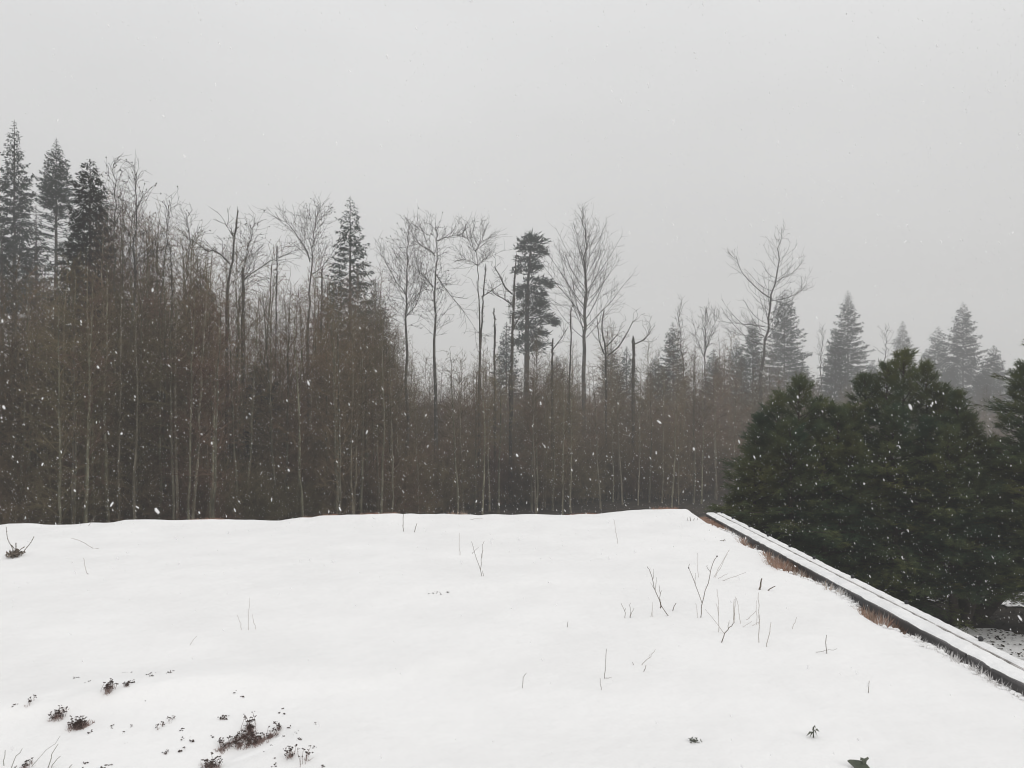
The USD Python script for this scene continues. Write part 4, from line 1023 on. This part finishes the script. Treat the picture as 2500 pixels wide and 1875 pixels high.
stick('dry_weed', 'little brush of frosted stalks by the parapet corner', [([(1686, 1272), (1685, 1262)], 3.0), ([(1680, 1271), (1678, 1264)], 1.6), ([(1694, 1271), (1695, 1265)], 1.6), ([(1702, 1270), (1704, 1264)], 1.6)], D)
stick('dry_weed', 'small sprig lying low on the snow near the parapet corner', [([(1760, 1321), (1766, 1320), (1772, 1318)], 2.2), ([(1766, 1321), (1770, 1316)], 1.8)], D)
# grass blades in the lower left corner
for lab, pl, w in (('longest thin blade slanting right in the lower left corner', Z1([(410, 1640), (560, 1470), (770, 1250)]), 1.6), ('dark upright grass blade curving right in the lower left corner', Z1([(610, 1655), (640, 1520), (720, 1370)]), 2.6),
                   ('dark short grass blade next to the curving one', Z1([(640, 1655), (700, 1580), (780, 1505)]), 2.4), ('grey-green blade leaning right near the left edge', Z1([(140, 1655), (190, 1540), (280, 1410)]), 2.4),
                   ('short upright blade at the left edge', Z1([(36, 1630), (45, 1540), (52, 1440)]), 2.4), ('short blade at the bottom edge right of the curving one', Z1([(895, 1656), (930, 1610)]), 2.4)):
    stick('wild_grass', lab, [(pl, w)], 'blade', cat='grass')

# ------------------------------------------------------------------ sedum showing through the snow at lower left
def sedum(label, px, py, w_px, h_px, n, mat_amount, seed, group=None, shape=None, cat='sedum'):
    r = np.random.default_rng(seed)
    f = foot(px, py)
    k = f[1] / FP
    t = thing('sedum_clump', label, cat, f, group=group)
    stems, heads, matp = [], [], []
    pts = shape or [(0, 0)]
    for i in range(n):
        a = pts[int(r.integers(len(pts)))]
        x = a[0] * k + r.normal(0, 0.34) * w_px * k / (2.0 if shape is None else 3.2)
        y = -a[1] * k * (f[1] / 2.05) + r.normal(0, 0.025)
        z0 = float(roof_z(f[0] + x, f[1] + y)) - f[2] - 0.01
        h = h_px * k * r.uniform(0.35, 1.05)
        d = np.array([r.normal(0, 0.22), r.normal(0, 0.22), 1.0])
        p = wander((x, y, z0), unit(d), h, 3, r, 0.10)
        stems.append((p, np.array([0.0016, 0.0014, 0.0012, 0.0012])))
        m = int(r.integers(2, 5))
        c = p[-1] + r.normal(0, 1, (m, 3)) * np.array([0.0065, 0.005, 0.0022])
        heads.append(dots(c, r.uniform(0.0042, 0.0075), r, 0.65))
        if r.random() < 0.35:
            q = p[2] + unit(np.array([r.normal(), r.normal(), 0.7])) * 0.016
            stems.append((np.array([p[2], (p[2] + q) / 2, q]), np.array([0.0012] * 3)))
            heads.append(dots(q + r.normal(0, 0.003, (2, 3)), 0.0045, r, 0.75))
    obj(t, 'stems', tubes(stems, 3), 'sedum_stem', kind='stuff')
    obj(t, 'seed_heads', join(heads), 'sedum_head', kind='stuff')
    mat_amount = int(mat_amount * 0.55)
    if mat_amount:
        for _ in range(mat_amount):
            a = pts[int(r.integers(len(pts)))]
            x = a[0] * k + r.normal(0, 0.30) * w_px * k / (2.0 if shape is None else 3.2)
            y = -a[1] * k * (f[1] / 2.05) + r.normal(0, 0.022)
            z0 = float(roof_z(f[0] + x, f[1] + y)) - f[2] - 0.006
            v, ff = tuft(r, 9, 0.016, min(0.045, h_px * k * 0.5), 0.55, 0.0035)
            matp.append((v + np.array([x, y, z0]), ff))
        obj(t, 'leafy_mat', join(matp), 'sedum_leaf', kind='stuff')
    return t
sedum('thick dark sedum clump, widest solid one in the lower left corner', 194, 1776, 62, 26, 46, 170, 701)
sedum('sedum clump with tall side stalks left of the thick dark one', 141, 1733, 42, 30, 22, 34, 702)
sedum('sedum clump with upright stalks above and right of the thick dark one', 266, 1693, 40, 26, 22, 34, 703)
sedum('small sedum tuft at the right end of the upper clump', 312, 1694, 26, 12, 10, 10, 704)
sedum('little sedum sprig with one tall stalk near the left edge', 74, 1716, 14, 16, 5, 5, 705)
sedum('tiny sedum sprig lowest at the left edge of the upper row', 36, 1720, 16, 5, 4, 3, 706)
sedum('long crooked reddish sedum patch, largest in the foreground', 617, 1803, 40, 28, 95, 300, 707, shape=[(-50, 28), (-40, 20), (-30, 10), (-22, -14), (-10, -8), (-18, 2), (0, 0), (10, 2), (25, 2), (40, -2), (0, 14), (-20, 16), (15, 10)])
sedum('low round sedum tuft above the long crooked patch', 545, 1756, 30, 10, 9, 22, 708)
sedum('short bushy sedum sprig at the right end of the long crooked patch', 679, 1786, 16, 24, 11, 12, 709)
sedum('sedum tuft with tall spread stalks right of the long crooked patch', 709, 1849, 18, 36, 9, 12, 710)
sedum('leaning thin sedum stalks farthest right of the foreground patches', 742, 1862, 26, 40, 8, 3, 711)
sedum('sedum clump cut off by the bottom edge under the long crooked patch', 518, 1874, 56, 30, 28, 50, 712)
sedum('sedum clump cut off by the bottom edge in the lower left corner', 60, 1874, 36, 18, 10, 30, 713)
sedum('sedum sprig with drooping heads between the two foreground patches', 390, 1778, 12, 18, 5, 4, 714)
sedum('dark knobbly sedum sprig above the drooping one', 416, 1760, 8, 16, 4, 5, 715)
sedum('low dark sedum crumb between the two foreground patches near the bottom', 443, 1832, 14, 7, 4, 8, 716)
sedum('low sedum crumb left of its dark neighbour near the bottom', 405, 1838, 16, 9, 5, 4, 717)
sedum('sedum tips along the bottom edge in the left part', 255, 1873, 30, 8, 8, 10, 718)
sedum('row of dark seed heads on the drift in the middle of the snow', 1068, 1448, 62, 4, 9, 0, 719)
sedum('pale sedum tips on the drift left of the middle', 421, 1640, 20, 4, 5, 0, 720)
sedum('thin stalks with heads standing above the long crooked patch', 610, 1775, 36, 36, 9, 0, 721)
singles = [(185, 1653), (210, 1664), (312, 1637), (322, 1638), (360, 1645), (370, 1649), (317, 1660), (348, 1706), (260, 1775), (268, 1776), (308, 1783), (325, 1771), (310, 1808), (215, 1789), (222, 1786), (440, 1783), (438, 1785), (448, 1799), (464, 1798), (470, 1806), (477, 1804), (517, 1803), (571, 1685), (592, 1687), (687, 1731), (689, 1747), (713, 1766), (772, 1764), (730, 1804), (734, 1803), (772, 1815), (721, 1786), (697, 1790), (645, 1835), (662, 1819), (666, 1846), (787, 1872), (669, 1868), (205, 1864), (217, 1861), (376, 1640), (408, 1641)]
for i, (x, y) in enumerate(singles):
    w = 'beside the thick dark clump' if x < 300 and y > 1700 else 'along the drift above the clumps' if y < 1700 else 'between the two foreground patches' if x < 530 else 'around the long crooked patch'
    sedum('single dark sedum seed head poking out of the snow ' + w, x, y + 3, 5, 5, 2, 0, 750 + i, group='single sedum heads ' + w)

# ------------------------------------------------------------------ leafy remains in the foreground
def leafy():
    f = foot(1986, 1801)
    k = f[1] / FP
    t = thing('withered_plant', 'withered little plant with hanging grey leaves in the right foreground', 'plant', f)
    obj(t, 'stem', tubes([(np.array([[0, 0, -0.02], [0, 0, 14 * k], [1 * k, 0, 28 * k]]), np.array([0.004, 0.0035, 0.0025]))], 6), 'grey_leaf')
    for (ax, az, bx, bz) in ((1, 28, 7, 20), (2, 26, -4, 12), (0, 14, -18, 3), (0, 13, -10, 1), (2, 18, 9, 2), (3, 18, 17, 12), (1, 20, 5, 4)):
        a, b = np.array([ax, 0, az]) * k, np.array([bx, sr.normal(0, 4), bz]) * k
        m = (a + b) / 2 + np.array([0, 0, 4 * k])
        s = np.array([0, 0.012, 0]) + np.array([0.004, 0, 0.003])
        v = np.array([a, m + s, m - s, b, m + np.array([0, 0, 0.003])])
        obj(t, 'leaf', (v, np.array([[0, 2, 4], [0, 4, 1], [4, 2, 3], [1, 4, 3]])), 'grey_leaf')
leafy()
def clump_leaves():
    f = foot(1697, 1811)
    t = thing('leaf_rosette', 'small flattened dark leaf rosette half buried in the right foreground', 'plant', f)
    r = np.random.default_rng(5)
    n = 40
    b = np.stack([r.normal(0, 0.022, n), r.normal(0, 0.015, n), r.uniform(0, 0.012, n)], 1)
    obj(t, 'leaves', blades(b, np.stack([r.normal(0, 1, n), r.normal(0, 1, n), r.uniform(0.2, 1, n)], 1), 0.022, 0.010, r, 0.4), 'grey_leaf', kind='stuff')
clump_leaves()
def big_leaf():
    f = foot(2112, 1878)
    k = f[1] / FP
    t = thing('fleshy_plant', 'broad grey-green leaf with an upright curled tip at the bottom edge', 'leaf', f)
    out = np.array([[-38, 14], [-30, 17], [-18, 16], [-8, 15], [0, 12], [8, 4], [12, -6], [0, -18], [-14, -14], [-26, -3]], float)
    m = trimesh.creation.extrude_polygon(Polygon(out * k), 0.006, engine='earcut')
    v = np.array(m.vertices)
    obj(t, 'leaf', (np.stack([v[:, 0], v[:, 1] * 0.75 + v[:, 2], v[:, 1] * 0.62 + v[:, 2] * 0.5 + 0.012], 1), m.faces), 'grey_leaf')
    tip = np.array([[-4, 10], [5, 12], [6, 18], [12, 24], [10, 27], [2, 23], [-8, 26], [-9, 20], [-3, 17]], float)
    m = trimesh.creation.extrude_polygon(Polygon(tip * k), 0.007, engine='earcut')
    v = np.array(m.vertices)
    obj(t, 'curled_tip', (np.stack([v[:, 0], v[:, 2] + 0.01, v[:, 1]], 1), m.faces), 'grey_leaf')
big_leaf()
def twiggy_clump():
    f = foot(34, 1360)
    k = f[1] / FP
    t = thing('woody_clump', 'dark woody clump with two long arching shoots at the left edge of the snow', 'plant', f)
    r = np.random.default_rng(6)
    n = 120
    b = np.stack([r.normal(2, 6, n) * k, r.normal(0, 0.06, n), r.uniform(-2, 14, n) * k * np.exp(-np.abs(r.normal(0, .3, n)))], 1)
    obj(t, 'mass', blades(b, r.normal(0, 1, (n, 3)) + np.array([0, 0, 0.4]), 0.07, 0.03, r, 0.2), 'stem_dark', kind='stuff')
    for pl, w in ((Z7([(190, 500), (150, 390), (100, 310), (88, 230), (82, 150)]), 1.8), (Z7([(270, 510), (330, 420), (390, 350), (435, 270)]), 1.8), (Z7([(235, 460), (275, 420), (315, 395)]), 1.8), (Z7([(190, 430), (150, 375)]), 1.4), (Z7([(205, 420), (205, 350)]), 1.2)):
        p = np.array([at(x, y, f[1]) for x, y in pl]) - f
        st = [(np.stack([np.interp(np.linspace(0, 1, 8), np.linspace(0, 1, len(p)), p[:, c]) for c in range(3)], 1), np.linspace(w * k / 2, w * k / 3, 8))]
        obj(t, 'shoot', join([tubes(st, 4), dots(st[0][0][2:], 1.6 * k, r)]), 'stem_dark')
twiggy_clump()

# ------------------------------------------------------------------ falling snow
fl = np.random.default_rng(909)
def flake(seed):
    r = np.random.default_rng(seed)
    m = trimesh.creation.icosphere(1, 1.0)
    v = np.array(m.vertices)
    v *= (0.75 + 0.5 * r.random((len(v), 1)))
    v[:, 2] *= 1.35; v[:, 0] *= 0.8
    return v, np.array(m.faces)
n = 82000
fx, fy, fz = fl.uniform(-17, 17, n), 2.3 + 22 * fl.random(n) ** 0.85 , fl.uniform(1.2, 15, n)
on_roof = (fx > X_LEFT) & (fx < X_OUT + 0.1) & (fy < Y_FAR + 0.2)
keep = ~(on_roof & (fz < EYE - 1.75)) & (np.abs(fx) < fy * 0.80 + 1.5)
fx, fy, fz = fx[keep], fy[keep], fz[keep]
n = len(fx)
size = np.clip(fl.lognormal(math.log(0.0029), 0.40, n), 0.0015, 0.0054)
pi = UsdGeom.PointInstancer.Define(stage, '/World/falling_snow')
rel = pi.CreatePrototypesRel()
for k in range(5):
    pr = obj(pi.GetPrim(), 'snowflake', flake(k), 'flake', smooth=True)
    rel.AddTarget(pr.GetPath())
pi.CreatePositionsAttr(Vt.Vec3fArray.FromNumpy(np.stack([fx, fy, fz], 1).astype(np.float32)))
pi.CreateProtoIndicesAttr(Vt.IntArray.FromNumpy(fl.integers(0, 5, n).astype(np.int32)))
el = fl.uniform(1.0, 2.3, n)
pi.CreateScalesAttr(Vt.Vec3fArray.FromNumpy((np.stack([size, size, size * el], 1)).astype(np.float32)))
qs = []
for _ in range(n):
    q = (Gf.Rotation(Gf.Vec3d(0, 1, 0), float(fl.normal(-14, 16))) * Gf.Rotation(Gf.Vec3d(1, 0, 0), float(fl.normal(0, 20)))).GetQuat()
    qs.append(Gf.Quath(float(q.GetReal()), *map(float, q.GetImaginary())))
pi.CreateOrientationsAttr(Vt.QuathArray(qs))
tag(pi.GetPrim(), 'white snowflakes falling through the air before the dark woods', 'falling snow', kind='stuff')

# ------------------------------------------------------------------ snow-filled air
LOOK['haze'] = usdkit.material(stage, '/World/Looks/haze', {'v': ('principled_volume', {'color': (0.96, 0.96, 0.96), 'density': HAZE_DENSITY, 'anisotropy': 0.0})}, volume='v.volume')
hz = trimesh.creation.box((640, 640, 52.0)); hz.apply_translation((0, 0, 24.6))
tag(obj(None, 'haze', hz, 'haze'), 'pale haze of falling snow', 'haze', kind='stuff')
